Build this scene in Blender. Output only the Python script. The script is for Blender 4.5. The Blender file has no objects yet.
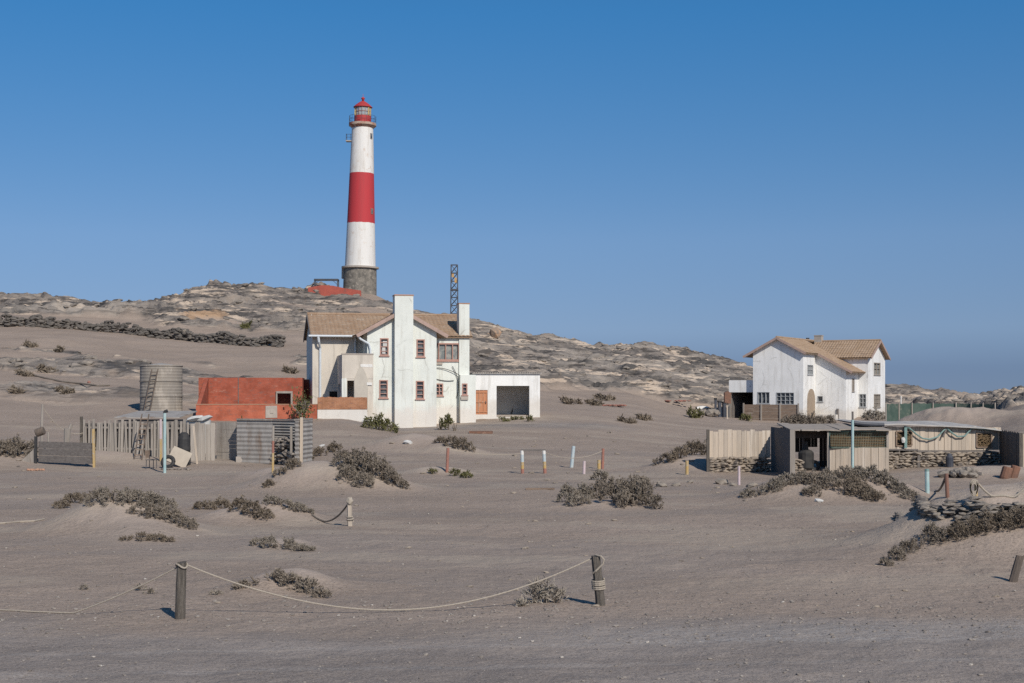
import bpy, math, random
import numpy as np
from mathutils import Vector, Matrix

# ------------------------------------------------------------------ camera, sky, sun, exposure
F = 1422.0            # focal length in pixels of the 1024 px wide picture (50 mm)
H = 3.3               # camera height above the foreground ground
HZ = 395.0            # picture row of the horizon
SC = bpy.context.scene
COL = SC.collection
cam_d = bpy.data.cameras.new('camera')
cam = bpy.data.objects.new('camera', cam_d); COL.objects.link(cam)
cam.location = (0, 0, H); cam.rotation_euler = (math.radians(90), 0, 0)
cam_d.lens = 50; cam_d.sensor_width = 36; cam_d.sensor_fit = 'HORIZONTAL'
cam_d.shift_y = (HZ - 341.5) / 1024.0
cam_d.clip_start = 0.2; cam_d.clip_end = 9000
SC.camera = cam

SUN_AZ, SUN_EL = 27.0, 37.0           # degrees to the right of straight behind the camera, and above the horizon
sd = Vector((math.sin(math.radians(SUN_AZ)) * math.cos(math.radians(SUN_EL)),
             -math.cos(math.radians(SUN_AZ)) * math.cos(math.radians(SUN_EL)),
             math.sin(math.radians(SUN_EL))))
world = bpy.data.worlds.new('World'); SC.world = world
world.use_nodes = True
wn = world.node_tree.nodes; wl = world.node_tree.links
bg = wn['Background']
sky = wn.new('ShaderNodeTexSky'); sky.sky_type = 'NISHITA'; sky.sun_disc = False
sky.sun_elevation = math.radians(SUN_EL)
sky.sun_rotation = math.atan2(sd.x, sd.y)
sky.altitude = 0; sky.air_density = 1.0; sky.dust_density = 0.4; sky.ozone_density = 1.6
bg.inputs['Strength'].default_value = 0.125
# sea haze keeps the low sky blue: look the sky up a little higher than it is, and deepen its colour
tcw = wn.new('ShaderNodeTexCoord'); sxw = wn.new('ShaderNodeSeparateXYZ'); cxw = wn.new('ShaderNodeCombineXYZ'); mrw = wn.new('ShaderNodeMapRange')
wl.new(tcw.outputs['Generated'], sxw.inputs[0]); wl.new(sxw.outputs['X'], cxw.inputs['X']); wl.new(sxw.outputs['Y'], cxw.inputs['Y'])
mrw.inputs['From Min'].default_value = 0.0; mrw.inputs['From Max'].default_value = 1.0; mrw.inputs['To Min'].default_value = 0.16; mrw.inputs['To Max'].default_value = 1.3
wl.new(sxw.outputs['Z'], mrw.inputs['Value']); wl.new(mrw.outputs['Result'], cxw.inputs['Z']); wl.new(cxw.outputs[0], sky.inputs['Vector'])
hsv = wn.new('ShaderNodeHueSaturation'); hsv.inputs['Saturation'].default_value = 1.32; hsv.inputs['Value'].default_value = 1.0
wl.new(sky.outputs['Color'], hsv.inputs['Color'])
crw = wn.new('ShaderNodeValToRGB'); mxw = wn.new('ShaderNodeMix'); mxw.data_type = 'RGBA'; mxw.blend_type = 'MULTIPLY'; mxw.inputs['Factor'].default_value = 1
els = [(0.0, (.33, .235, .23)), (.018, (.355, .255, .25)), (.045, (.57, .39, .345)), (.108, (.665, .485, .435)), (.26, (.38, .535, .555)), (.5, (.36, .45, .46)), (1.0, (.30, .34, .34))]
cre = crw.color_ramp.elements
for k, (p_, c_) in enumerate(els):
    e_ = cre[k] if k < 2 else cre.new(p_)
    e_.position = p_; e_.color = (*c_, 1)
m2w = wn.new('ShaderNodeMix'); m2w.data_type = 'RGBA'; m2w.blend_type = 'ADD'; m2w.inputs['Factor'].default_value = 1
wl.new(sxw.outputs['Z'], crw.inputs['Fac']); wl.new(hsv.outputs['Color'], mxw.inputs['A']); wl.new(crw.outputs['Color'], mxw.inputs['B'])
wl.new(mxw.outputs['Result'], m2w.inputs['A']); wl.new(mxw.outputs['Result'], m2w.inputs['B']); wl.new(m2w.outputs['Result'], bg.inputs['Color'])
sun_d = bpy.data.lights.new('sun', 'SUN'); sun_d.energy = 4.0; sun_d.angle = math.radians(0.53)
sun_d.color = (1.0, 0.93, 0.84)
sun = bpy.data.objects.new('sun', sun_d); COL.objects.link(sun)
sun.rotation_euler = (-sd).to_track_quat('-Z', 'Y').to_euler(); sun.location = sd * 300
SC.view_settings.view_transform = 'Standard'; SC.view_settings.look = 'None'
SC.view_settings.exposure = 0.0; SC.view_settings.gamma = 1.0
SC.view_settings.use_curve_mapping = False
SC.cycles.use_denoising = False

RNG = random.Random(7)

# ------------------------------------------------------------------ noise and terrain height
_grids = {}
def vnoise(x, y, seed=0):
    g = _grids.get(seed)
    if g is None:
        g = _grids[seed] = np.random.default_rng(seed).random((256, 256))
    xi = np.floor(x).astype(np.int64); yi = np.floor(y).astype(np.int64)
    fx = x - xi; fy = y - yi
    fx = fx * fx * (3 - 2 * fx); fy = fy * fy * (3 - 2 * fy)
    x0 = xi & 255; x1 = (xi + 1) & 255; y0 = yi & 255; y1 = (yi + 1) & 255
    return (g[x0, y0] * (1 - fx) + g[x1, y0] * fx) * (1 - fy) + (g[x0, y1] * (1 - fx) + g[x1, y1] * fx) * fy
def fbm(x, y, seed=0, octv=4, gain=0.5):
    s = 0; a = 1.0; t = 0
    for o in range(octv):
        s = s + a * vnoise(x * 2 ** o + 13.7 * o, y * 2 ** o + 7.1 * o, seed + o); t += a; a *= gain
    return s / t
def sstep(a, b, x):
    t = np.clip((x - a) / (b - a), 0, 1); return t * t * (3 - 2 * t)

# ground heights surveyed along bearings: bearing column -> list of (distance, picture row) ; 'z' rows give the height itself
def Zv(D, v): return H - (v - HZ) * D / F
COLS = {
  -700: [(60,'z',.1),(75,'z',.9),(100,'z',2.6),(140,'z',8),(160,'z',10.5),(185,'z',13.5),(240,'z',9),(330,'z',0)],
  0:   [(62,468),(76,440),(100,400),(140,342),(160,322),(186,300),(235,'z',10),(330,'z',0)],
  60:  [(62,468),(76,441),(100,405),(140,346),(160,325),(186,301),(235,'z',10),(330,'z',0)],
  105: [(62,468),(72,450),(95,412),(140,350),(160,330),(186,304.5),(235,'z',10),(330,'z',0)],
  150: [(62,470),(72,452),(95,411),(140,354),(160,334),(186,303),(235,'z',11),(330,'z',0)],
  185: [(62,470),(75,445),(95,416),(140,358),(160,336),(188,293),(235,'z',13),(330,'z',0)],
  222: [(62,470),(78,440),(92,421),(120,388),(150,345),(165,333),(190,284.5),(240,'z',14),(330,'z',0)],
  270: [(62,470),(78,443),(92,421),(120,388),(150,345),(170,325),(195,288),(240,'z',14),(340,'z',0)],
  318: [(62,470),(78,443),(92,419.5),(120,392),(150,350),(175,320),(203,287.5),(240,'z',15),(340,'z',0)],
  350: [(62,470),(80,440),(90,421),(96,416),(120,393),(150,351),(175,321),(203,288.5),(240,'z',14.5),(340,'z',0)],
  372: [(62,470),(80,440),(91,427),(98,420),(120,395),(150,352),(175,322),(203,290),(235,'z',14),(340,'z',0)],
  395: [(62,470),(80,441),(92,430.5),(98,425),(120,396),(150,355),(175,327),(200,304),(235,'z',12),(340,'z',0)],
  430: [(62,470),(80,441),(92,430),(98,425),(120,400),(150,361),(175,336),(200,315),(235,'z',10),(340,'z',0)],
  475: [(62,470),(80,444),(92,428),(100,421),(120,404),(150,370),(175,345),(205,322),(240,'z',8),(340,'z',0)],
  540: [(62,470),(80,446),(95,426),(103,416),(125,400),(150,380),(180,358),(210,338),(245,'z',7),(340,'z',0)],
  600: [(62,470),(85,441),(105,418),(130,401),(150,387),(185,366),(215,346),(250,'z',6),(340,'z',0)],
  640: [(62,470),(85,443),(108,421),(132,404),(150,391),(185,366),(222,343.5),(255,'z',6),(340,'z',0)],
  680: [(62,470),(85,446),(110,425),(135,413),(150,401),(180,382),(225,350),(260,'z',5),(340,'z',0)],
  725: [(62,470),(85,446),(110,428),(138,419),(155,408),(185,392),(230,361),(265,'z',4),(340,'z',0)],
  760: [(62,470),(85,444),(110,431),(140,421),(160,412),(190,396),(230,372),(265,'z',3),(340,'z',0)],
  830: [(62,470),(85,442),(110,431),(140,421),(160,414),(190,402),(235,384),(265,'z',2),(340,'z',0)],
  890: [(62,470),(85,440),(110,428),(140,419),(160,412),(190,404.5),(240,390.5),(275,'z',1),(340,'z',0)],
  940: [(62,468),(85,440),(115,421),(150,409),(190,404),(240,395.5),(275,'z',1),(340,'z',0)],
  985: [(62,467),(85,436),(110,420),(140,409),(190,402),(240,397.5),(275,'z',1),(340,'z',0)],
  1030:[(62,465),(85,424),(105,405),(130,400),(190,398),(245,396),(275,'z',1),(340,'z',0)],
  1800:[(60,'z',.3),(85,'z',1.6),(105,'z',2.6),(130,'z',2.9),(190,'z',3.3),(245,'z',4.0),(300,'z',1),(340,'z',0)],
}
TU = np.arange(-700, 1801, 10.0)
TD = np.concatenate([np.arange(4, 60, 1.0), np.arange(60, 420, 2.0)])
ks = sorted(COLS)
tab = np.zeros((len(ks), len(TD)))
for i, k in enumerate(ks):
    pts = [(4, 0.0), (52, 0.0)]
    for r in COLS[k]:
        pts.append((r[0], r[2] if r[1] == 'z' else Zv(r[0], r[1])))
    pts.append((420, -1.0))
    tab[i] = np.interp(TD, [p[0] for p in pts], [p[1] for p in pts])
TAB = np.zeros((len(TU), len(TD)))
for j in range(len(TD)):
    TAB[:, j] = np.interp(TU, ks, tab[:, j])
def smooth_axis(a, n, ax):
    k = np.array([math.exp(-0.5 * (i / (n / 2)) ** 2) for i in range(-n, n + 1)]); k /= k.sum()
    pad = [(0, 0), (0, 0)]; pad[ax] = (n, n)
    b = np.pad(a, pad, mode='edge')
    return np.apply_along_axis(lambda r: np.convolve(r, k, 'valid'), ax, b)
TAB = smooth_axis(TAB, 2, 0)
TAB[:, 56:] = smooth_axis(TAB, 2, 1)[:, 56:]

def flatD(v): return H * F / (v - HZ)
def at(u, D): return ((u - 512) * D / F, D)
# sand mounds: bearing column, distance, half width, half depth, height
MOUNDS = []
def mound(u, D, wx, wy, h, e=1.0): 
    x, y = at(u, D); MOUNDS.append((x, y, wx, wy, h))
mound(105, 35.0, 1.15, 1.3, .68); mound(150, 34.0, 1.0, 1.2, .42)
mound(235, 37.5, .9, 1.2, .32); mound(285, 37.5, .8, 1.0, .34)
mound(318, 50.5, 1.9, 1.9, .95); mound(375, 49.5, 1.2, 1.6, .55); mound(285, 55, 1.6, 1.8, .5)
mound(282, 31.0, .6, .6, .16); mound(290, 24.6, .75, .7, .27); mound(250, 23.9, .5, .5, .09)
mound(145, 32.5, .5, .5, .10); mound(210, 24.8, .4, .4, .06); mound(135, 24.8, .35, .35, .05)
mound(610, 42.0, 1.3, 1.0, .18)
mound(690, 62.0, 1.6, 1.6, .6)
mound(825, 45.0, 2.0, 1.6, .62); mound(880, 46, 1.4, 1.3, .4); mound(770, 46, 1.0, 1.2, .25)
mound(1010, 30.5, 2.3, 1.9, .62); mound(950, 31, 1.2, 1.4, .25); mound(1110, 31, 3.0, 2.5, 1.0)
mound(15, 66, 2.6, 1.6, .45); mound(-60, 64, 3.5, 2.0, .6)
mound(415, 76, 2.0, 2.2, .62); mound(455, 73, 1.2, 1.5, .35); mound(430, 59.5, .9, .9, .28); mound(458, 59.5, .5, .6, .16)
mound(955, 100, 3.0, 3.6, 1.5); mound(905, 103, 2.0, 4.0, .4)
mound(30, 186, 2.6, 2.5, .9); mound(80, 186, 2.2, 2.5, .5); mound(118, 187, 1.5, 2, .4); mound(205, 190, 2.5, 3, .5); mound(1000, 240, 4, 4, .4); mound(918, 240, 4, 4, .5); mound(645, 222, 6, 5, .7); mound(110, 66.5, 2.0, 1.4, .32); mound(985, 57, 2.5, 2.0, .35)

def rock_mask(X, Y, u, z):
    n = fbm(X / 17.0, Y / 17.0, 11, 4)
    n2 = fbm(X / 26.0 + 3, Y / 5.0, 21, 3)
    left_hi = sstep(9.5, 13.0, z) * sstep(420, 330, u)
    right = sstep(330, 420, u) * sstep(2.6 - 1.4 * sstep(620, 760, u), 4.6 - 2.4 * sstep(620, 760, u), z) * sstep(112, 138, Y) * 1.15
    left_lo = sstep(420, 330, u) * sstep(95, 108, Y) * sstep(10.5, 6.5, z) * 0.74
    small = fbm(X / 5.0, Y / 4.5, 23, 3)
    left_lo = left_lo * sstep(.40, .58, small + (n2 - .5) * .5) * 1.25
    b = np.maximum(np.maximum(left_hi, right), left_lo)
    wv = np.interp(u, [-200, 0, 80, 160, 240, 284], [324, 326, 329.5, 338, 345.5, 347]); vv = HZ - (z - H) * F / np.maximum(Y, 5)
    b = b * (1 - sstep(300, 285, u) * sstep(wv - 16, wv - 9, vv) * sstep(wv + 22, wv + 12, vv))
    m = sstep(.36, .52, b * .62 + (n - .5) * 1.1 + (n2 - .5) * 0.9)
    return m * sstep(92, 110, Y) * sstep(.02, .3, b)

def terrain(X, Y, full=False):
    X = np.asarray(X, float); Y = np.asarray(Y, float)
    Yc = np.clip(Y, 4, 419.9)
    u = np.clip(512 + F * X / Yc, -700, 1799.9)
    ui = (u + 700) / 10.0; u0 = np.floor(ui).astype(int); fu = ui - u0
    di = np.interp(Yc, TD, np.arange(len(TD))); d0 = np.minimum(np.floor(di).astype(int), len(TD) - 2); fd = di - d0
    u1 = np.minimum(u0 + 1, len(TU) - 1)
    z = (TAB[u0, d0] * (1 - fd) + TAB[u0, d0 + 1] * fd) * (1 - fu) + (TAB[u1, d0] * (1 - fd) + TAB[u1, d0 + 1] * fd) * fu
    zb = z
    for (mx, my, wx, wy, h) in MOUNDS:
        r = ((X - mx) / wx) ** 2 + ((Y - my) / wy) ** 2
        z = z + h * np.exp(-0.75 * r ** 1.15) * (0.85 + 0.3 * fbm(X * 1.1, Y * 1.1, 77, 2))
    # wind and foot marks in the sand
    z = z + (fbm(X * .35, Y * .22, 31, 4) - .5) * .08 * sstep(14, 26, Y) + (fbm(X * 1.9, Y * 1.6, 41, 4) - .5) * .062
    z = z + (fbm(X / 9., Y / 6., 61, 3) - .5) * .9 * sstep(98, 130, Y)
    rk = rock_mask(X, Y, u, zb)
    # tilted strata: long ribs running down to the right
    ca, sa = math.cos(math.radians(24)), math.sin(math.radians(24))
    p = X * ca + Y * sa; q = -X * sa + Y * ca
    q2 = q + 5 * (fbm(X / 16., Y / 16., 91, 3) - .5)
    rib = fbm(p / 9.0, q2 / 1.7, 51, 4)
    blk = fbm(p / 3.2, q2 / 1.1, 55, 3)
    step = np.abs(((rib * 7.0) % 1.0) - .5) * 2
    L = (zb + .20 * X) * .85 + 2.6 * fbm(X / 9., Y / 7., 63, 3)
    fr = L % 1.0; lay = np.floor(L)
    terr = (sstep(0, .35, fr) - fr) * (.5 + .9 * vnoise(lay * 1.37, X / 14., 65))
    L2 = (zb + .20 * X) * 2.6 + 3.2 * fbm(X / 5., Y / 4., 67, 3); fr2 = L2 % 1.0
    terr2 = (sstep(0, .35, fr2) - fr2) * .26
    crack = np.abs(fbm(p / 4.5, q2 / 1.6, 69, 3) - .5); crack = sstep(.05, 0, crack)
    dz = (rib - .46) * 1.3 + (blk - .5) * .62 + (fbm(X / 11., Y / 11., 57, 2) - .5) * 1.8 + terr * .95 + terr2 * 1.5 - crack * .32
    dz = dz * (1 - .55 * sstep(420, 330, u) * sstep(10, 7, zb))
    z = z + rk * dz
    if full: return z, rk, rib, blk
    return z
def gz(x, y): return float(terrain(np.array([x]), np.array([y]))[0])
_DS = np.concatenate([np.arange(12, 70, .05), np.arange(70, 260, .2)])
def gp(u, v, dmin=12):
    "the point of the ground seen at picture column u, row v"
    D = _DS[_DS >= dmin]
    z = terrain((u - 512) * D / F, D)
    ray = H - (v - HZ) * D / F
    k = np.nonzero(ray <= z)[0]
    d = D[k[0]] if len(k) else D[-1]
    return Vector(((u - 512) * d / F, d, gz((u - 512) * d / F, d)))
def hp(u, D, dz=0.0):
    x, y = at(u, D); return Vector((x, y, gz(x, y) + dz))
def W(u, v, D): return Vector(((u - 512) * D / F, D, H - (v - HZ) * D / F))

# ------------------------------------------------------------------ materials
def new_mat(name):
    m = bpy.data.materials.new(name); m.use_nodes = True
    nt = m.node_tree; b = nt.nodes['Principled BSDF']
    b.inputs['Specular IOR Level'].default_value = 0.25
    return m, nt, b
def nd(nt, t, **kw):
    n = nt.nodes.new(t)
    for k, v in kw.items(): setattr(n, k, v)
    return n
def noise(nt, vec, scale, detail=5, rough=.6, dist=0.0):
    n = nd(nt, 'ShaderNodeTexNoise'); n.inputs['Scale'].default_value = scale
    n.inputs['Detail'].default_value = detail; n.inputs['Roughness'].default_value = rough; n.inputs['Distortion'].default_value = dist
    nt.links.new(vec, n.inputs['Vector']); return n.outputs['Fac']
def ramp(nt, fac, a, b, ca=(0,0,0,1), cb=(1,1,1,1)):
    r = nd(nt, 'ShaderNodeMapRange'); r.interpolation_type = 'SMOOTHSTEP'
    r.inputs['From Min'].default_value = a; r.inputs['From Max'].default_value = b
    nt.links.new(fac, r.inputs['Value']); return r.outputs['Result']
def mix(nt, fac, a, b):
    n = nd(nt, 'ShaderNodeMix', data_type='RGBA')
    for s, x in ((n.inputs['Factor'], fac), (n.inputs['A'], a), (n.inputs['B'], b)):
        if isinstance(x, (int, float)): s.default_value = x
        elif isinstance(x, tuple): s.default_value = (x[0], x[1], x[2], 1)
        else: nt.links.new(x, s)
    return n.outputs['Result']
def math_n(nt, op, a, b=0.0):
    n = nd(nt, 'ShaderNodeMath', operation=op)
    for s, x in ((n.inputs[0], a), (n.inputs[1], b)):
        if isinstance(x, (int, float)): s.default_value = x
        else: nt.links.new(x, s)
    return n.outputs[0]
def coords(nt, stretch=(1, 1, 1)):
    tc = nd(nt, 'ShaderNodeTexCoord'); mp = nd(nt, 'ShaderNodeMapping')
    mp.inputs['Scale'].default_value = stretch
    nt.links.new(tc.outputs['Object'], mp.inputs['Vector']); return mp.outputs['Vector']
def bump(nt, b, h, strength, dist=0.02, prev=None):
    n = nd(nt, 'ShaderNodeBump'); n.inputs['Strength'].default_value = strength; n.inputs['Distance'].default_value = dist
    nt.links.new(h, n.inputs['Height'])
    if prev is not None: nt.links.new(prev, n.inputs['Normal'])
    nt.links.new(n.outputs['Normal'], b.inputs['Normal']); return n.outputs['Normal']

def pmat(name, c1, c2, scale=3.0, stretch=(1, 1, 1), rough=.85, bmp=.3, c3=None, p3=(.58, .68), s3=1.2, fine=None, spec=.25, metal=0.0, bd=.02):
    m, nt, b = new_mat(name); v = coords(nt, stretch)
    n = noise(nt, v, scale, 6, .62)
    col = mix(nt, ramp(nt, n, .32, .68), c1, c2)
    if c3 is not None:
        n3 = noise(nt, v, s3, 5, .65, .4)
        col = mix(nt, ramp(nt, n3, p3[0], p3[1]), col, c3)
    if fine:
        nf = noise(nt, v, scale * 7, 3, .7)
        col = mix(nt, math_n(nt, 'MULTIPLY', ramp(nt, nf, .5, .75), fine), col, tuple(.35 * x for x in c1))
    nt.links.new(col, b.inputs['Base Color'])
    b.inputs['Roughness'].default_value = rough; b.inputs['Specular IOR Level'].default_value = spec; b.inputs['Metallic'].default_value = metal
    if bmp: bump(nt, b, noise(nt, v, scale * 3, 5, .7), bmp, bd)
    return m

def wall_mat(name, c1, c2, stain, low=None, low_z=1.2):
    "painted render with rain streaks, blotches and a worn foot"
    m, nt, b = new_mat(name); v = coords(nt); vs = coords(nt, (1.8, 1.8, .16))
    col = mix(nt, ramp(nt, noise(nt, v, .7, 5, .6), .35, .7), c1, c2)
    col = mix(nt, math_n(nt, 'MULTIPLY', ramp(nt, noise(nt, vs, 1.6, 6, .7), .48, .68), .55), col, stain)
    vd = coords(nt, (.8, .8, .8)); cr = nd(nt, 'ShaderNodeTexVoronoi', feature='DISTANCE_TO_EDGE'); cr.inputs['Scale'].default_value = .55
    wv = nd(nt, 'ShaderNodeMix', data_type='VECTOR'); wv.inputs['Factor'].default_value = .35; nz = nd(nt, 'ShaderNodeTexNoise'); nz.inputs['Scale'].default_value = 1.3; nt.links.new(vd, nz.inputs['Vector'])
    nt.links.new(vd, wv.inputs['A']); nt.links.new(nz.outputs['Color'], wv.inputs['B']); nt.links.new(wv.outputs['Result'], cr.inputs['Vector'])
    crk = math_n(nt, 'MULTIPLY', ramp(nt, cr.outputs['Distance'], .014, .004), math_n(nt, 'MULTIPLY', ramp(nt, noise(nt, v, .6, 3), .5, .6), .45))
    col = mix(nt, crk, col, tuple(.6 * x for x in stain))
    col = mix(nt, math_n(nt, 'MULTIPLY', ramp(nt, noise(nt, v, 2.2, 6, .75), .58, .70), .5), col, stain)
    if low is not None:
        tc = nd(nt, 'ShaderNodeTexCoord'); sx = nd(nt, 'ShaderNodeSeparateXYZ'); nt.links.new(tc.outputs['Object'], sx.inputs[0])
        zz = math_n(nt, 'ADD', sx.outputs['Z'], math_n(nt, 'MULTIPLY', noise(nt, v, 1.3, 5), -1.6))
        col = mix(nt, math_n(nt, 'MULTIPLY', ramp(nt, zz, low_z, low_z - .7), .6), col, low)
    nt.links.new(col, b.inputs['Base Color']); b.inputs['Roughness'].default_value = .9
    bump(nt, b, noise(nt, v, 9, 5, .7), .25, .03)
    return m

def brick_mat(name, c1, c2, mortar, scale=1.0, patch=None):
    m, nt, b = new_mat(name)
    tc = nd(nt, 'ShaderNodeTexCoord'); sx = nd(nt, 'ShaderNodeSeparateXYZ'); cx = nd(nt, 'ShaderNodeCombineXYZ')
    nt.links.new(tc.outputs['Object'], sx.inputs[0])
    nt.links.new(math_n(nt, 'ADD', sx.outputs['X'], sx.outputs['Y']), cx.inputs['X']); nt.links.new(sx.outputs['Z'], cx.inputs['Y'])
    br = nd(nt, 'ShaderNodeTexBrick'); nt.links.new(cx.outputs[0], br.inputs['Vector'])
    br.inputs['Color1'].default_value = (*c1, 1); br.inputs['Color2'].default_value = (*c2, 1); br.inputs['Mortar'].default_value = (*mortar, 1)
    br.inputs['Scale'].default_value = scale; br.inputs['Brick Width'].default_value = .23; br.inputs['Row Height'].default_value = .08
    br.inputs['Mortar Size'].default_value = .008
    col = br.outputs['Color']; v = coords(nt)
    vb = coords(nt, (1.0, 1.0, 3.2))
    col = mix(nt, ramp(nt, noise(nt, v, 1.1, 6, .7), .40, .70), col, tuple(.60 * x for x in c1))
    col = mix(nt, math_n(nt, 'MULTIPLY', ramp(nt, noise(nt, vb, 2.6, 5, .75), .53, .66), .6), col, (.17, .12, .105))
    col = mix(nt, math_n(nt, 'MULTIPLY', ramp(nt, noise(nt, vb, 1.7, 5, .75), .58, .68), .45), col, (.45, .27, .2))
    if patch is not None: col = mix(nt, ramp(nt, noise(nt, v, 1.9, 6, .75), .62, .68), col, patch)
    nt.links.new(col, b.inputs['Base Color']); b.inputs['Roughness'].default_value = .9
    bump(nt, b, br.outputs['Fac'], -.4, .01)
    return m

M = {}
M['white'] = wall_mat('white_render', (.685, .705, .65), (.62, .64, .59), (.45, .44, .385), (.62, .55, .49), 1.0)
M['white2'] = wall_mat('white_render_clean', (.78, .775, .75), (.71, .705, .68), (.50, .48, .44), (.56, .51, .44), .7)
M['stucco'] = wall_mat('bare_stucco', (.60, .545, .465), (.53, .48, .41), (.36, .325, .275), (.6, .57, .52), .6)
M['roof'] = pmat('brown_roof_tiles', (.30, .20, .13), (.36, .26, .18), 1.4, rough=.9, bmp=.4, c3=(.42, .36, .29), p3=(.55, .72), s3=2.2, fine=.6)
M['roof2'] = pmat('tan_roof_tiles', (.34, .235, .15), (.41, .30, .21), 1.4, rough=.9, bmp=.4, c3=(.24, .17, .12), p3=(.55, .7), s3=1.6, fine=.6)
M['barge'] = pmat('faded_barge_board', (.42, .30, .25), (.33, .24, .2), 4, bmp=.1)
M['cap'] = pmat('terracotta', (.45, .245, .16), (.40, .24, .16), 6, bmp=.2)
M['brick_red_old'] = pmat('old_red_brick', (.33, .14, .10), (.27, .13, .1), 4, bmp=.4, c3=(.3, .22, .18))
M['frame'] = pmat('pink_window_paint', (.45, .265, .215), (.37, .225, .185), 9, bmp=.1)
M['frame_grey'] = pmat('grey_window_paint', (.30, .32, .33), (.4, .4, .4), 6, bmp=.1)
def glass_mat(name, c, c2, rough=.12):
    m, nt, b = new_mat(name); v = coords(nt)
    nt.links.new(mix(nt, ramp(nt, noise(nt, v, 2.4, 3), .4, .6), c, c2), b.inputs['Base Color'])
    b.inputs['Roughness'].default_value = rough; b.inputs['Specular IOR Level'].default_value = .5
    return m
M['glass'] = glass_mat('dusty_window_glass', (.05, .06, .07), (.16, .17, .17), .2)
M['glass_pale'] = glass_mat('curtained_glass', (.30, .30, .27), (.16, .18, .18), .3)
M['dark'] = pmat('opening_shade', (.02, .018, .016), (.035, .03, .027), 3, bmp=0)  # near-black colour stands in for the shade inside openings
M['gutter'] = pmat('white_metal_pipe', (.62, .66, .68), (.55, .58, .6), 5, rough=.5, bmp=0)
M['brick'] = brick_mat('red_painted_brick', (.41, .105, .06), (.34, .085, .05), (.30, .11, .075), 1.0, None)
M['brick_front'] = brick_mat('front_red_brick', (.50, .135, .075), (.43, .115, .065), (.40, .16, .10))
M['brick_orange'] = brick_mat('orange_brick', (.40, .185, .095), (.33, .135, .07), (.42, .27, .18))
M['door_orange'] = pmat('orange_door_paint', (.50, .225, .12), (.43, .2, .11), 3, (4, 4, .5), bmp=.2, c3=(.42, .30, .22))
M['galv'] = pmat('galvanised_iron', (.37, .345, .315), (.285, .265, .24), 2.5, (1, 1, .4), rough=.75, bmp=.1, c3=(.24, .185, .145), p3=(.54, .68), s3=1.3, metal=0)
M['tank'] = pmat('weathered_tank', (.31, .275, .23), (.25, .225, .195), 1.3, (1, 1, .35), rough=.85, bmp=.2, c3=(.37, .33, .28), p3=(.5, .66), s3=2.0)
M['wood'] = pmat('weathered_wood', (.37, .33, .285), (.255, .228, .198), 2.0, (2.4, 2.4, .12), rough=.9, bmp=.5, c3=(.2, .165, .135), p3=(.56, .7), s3=2.6, fine=.4)
M['wood_pale'] = pmat('pale_weathered_wood', (.51, .425, .335), (.38, .325, .265), 2.0, (2.2, 2.2, .10), rough=.9, bmp=.5, c3=(.56, .49, .41), p3=(.52, .66), s3=1.6, fine=.35)
M['wood_dark'] = pmat('dark_weathered_wood', (.13, .115, .105), (.19, .17, .155), 3.0, (1, 6, 6), rough=.9, bmp=.5, fine=.5)
M['wood_deep_brown'] = pmat('dark_brown_planks', (.16, .125, .10), (.11, .09, .075), 2.0, (5, 5, .8), rough=.9, bmp=.5)  # dark brown wood for ladders, drum, stump and side wing
M['wood_brown'] = pmat('brown_board', (.26, .19, .14), (.19, .14, .105), 2.0, (.8, 5, 5), rough=.9, bmp=.5, c3=(.32, .27, .22))
M['post_grey'] = pmat('old_post_wood', (.085, .075, .064), (.165, .144, .122), 3.0, (9, 9, .9), rough=.95, bmp=.8, fine=.7, bd=.03)
M['rope'] = pmat('old_rope', (.42, .365, .295), (.34, .295, .24), 40, rough=.95, bmp=.6)
M['rope_dark'] = pmat('dark_rope', (.14, .12, .1), (.2, .17, .14), 40, rough=.95, bmp=.6)
M['turq'] = pmat('turquoise_paint', (.30, .44, .44), (.40, .50, .49), 5, bmp=.15, c3=(.30, .27, .24), p3=(.6, .72), s3=6)
M['turq_hose'] = pmat('turquoise_hose', (.15, .25, .235), (.2, .29, .27), 5, rough=.6, bmp=0)
M['yellow'] = pmat('yellow_paint', (.46, .31, .12), (.42, .32, .18), 5, bmp=.15, c3=(.40, .36, .3), p3=(.52, .66), s3=6)
M['redpaint'] = pmat('red_post_paint', (.34, .155, .115), (.28, .14, .11), 5, bmp=.15, c3=(.36, .29, .24), p3=(.55, .68), s3=6)
M['brown_paint'] = pmat('old_brown_paint', (.24, .125, .09), (.19, .11, .085), 5, bmp=.2, c3=(.3, .22, .18), p3=(.56, .7), s3=6)
M['pink'] = pmat('pale_pink_paint', (.55, .44, .45), (.48, .4, .4), 5, bmp=.15)
M['lightblue'] = pmat('pale_blue_paint', (.38, .46, .49), (.46, .50, .50), 5, bmp=.15, c3=(.38, .35, .31), p3=(.58, .7), s3=6)
M['whitepaint'] = pmat('white_post_paint', (.72, .71, .67), (.62, .6, .56), 5, bmp=.15)
M['stone'] = pmat('grey_field_stone', (.20, .175, .15), (.30, .26, .215), 1.6, rough=.95, bmp=.8, c3=(.13, .115, .105), p3=(.52, .64), s3=2.3, fine=.5, bd=.04)
M['stone_tan'] = pmat('tan_field_stone', (.23, .195, .16), (.36, .30, .235), 2.2, rough=.95, bmp=.8, c3=(.12, .105, .095), p3=(.52, .62), s3=3.0, fine=.4, bd=.04)
M['stone_dark'] = pmat('dark_field_stone', (.10, .09, .08), (.165, .146, .126), .9, rough=.95, bmp=.8, c3=(.27, .23, .185), p3=(.6, .7), s3=1.3, fine=.4, bd=.05)
M['masonry'] = pmat('stone_masonry', (.13, .12, .105), (.25, .225, .19), 1.5, rough=.95, bmp=.8, c3=(.34, .30, .25), p3=(.56, .64), s3=2.6, fine=.5, bd=.06)
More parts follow.
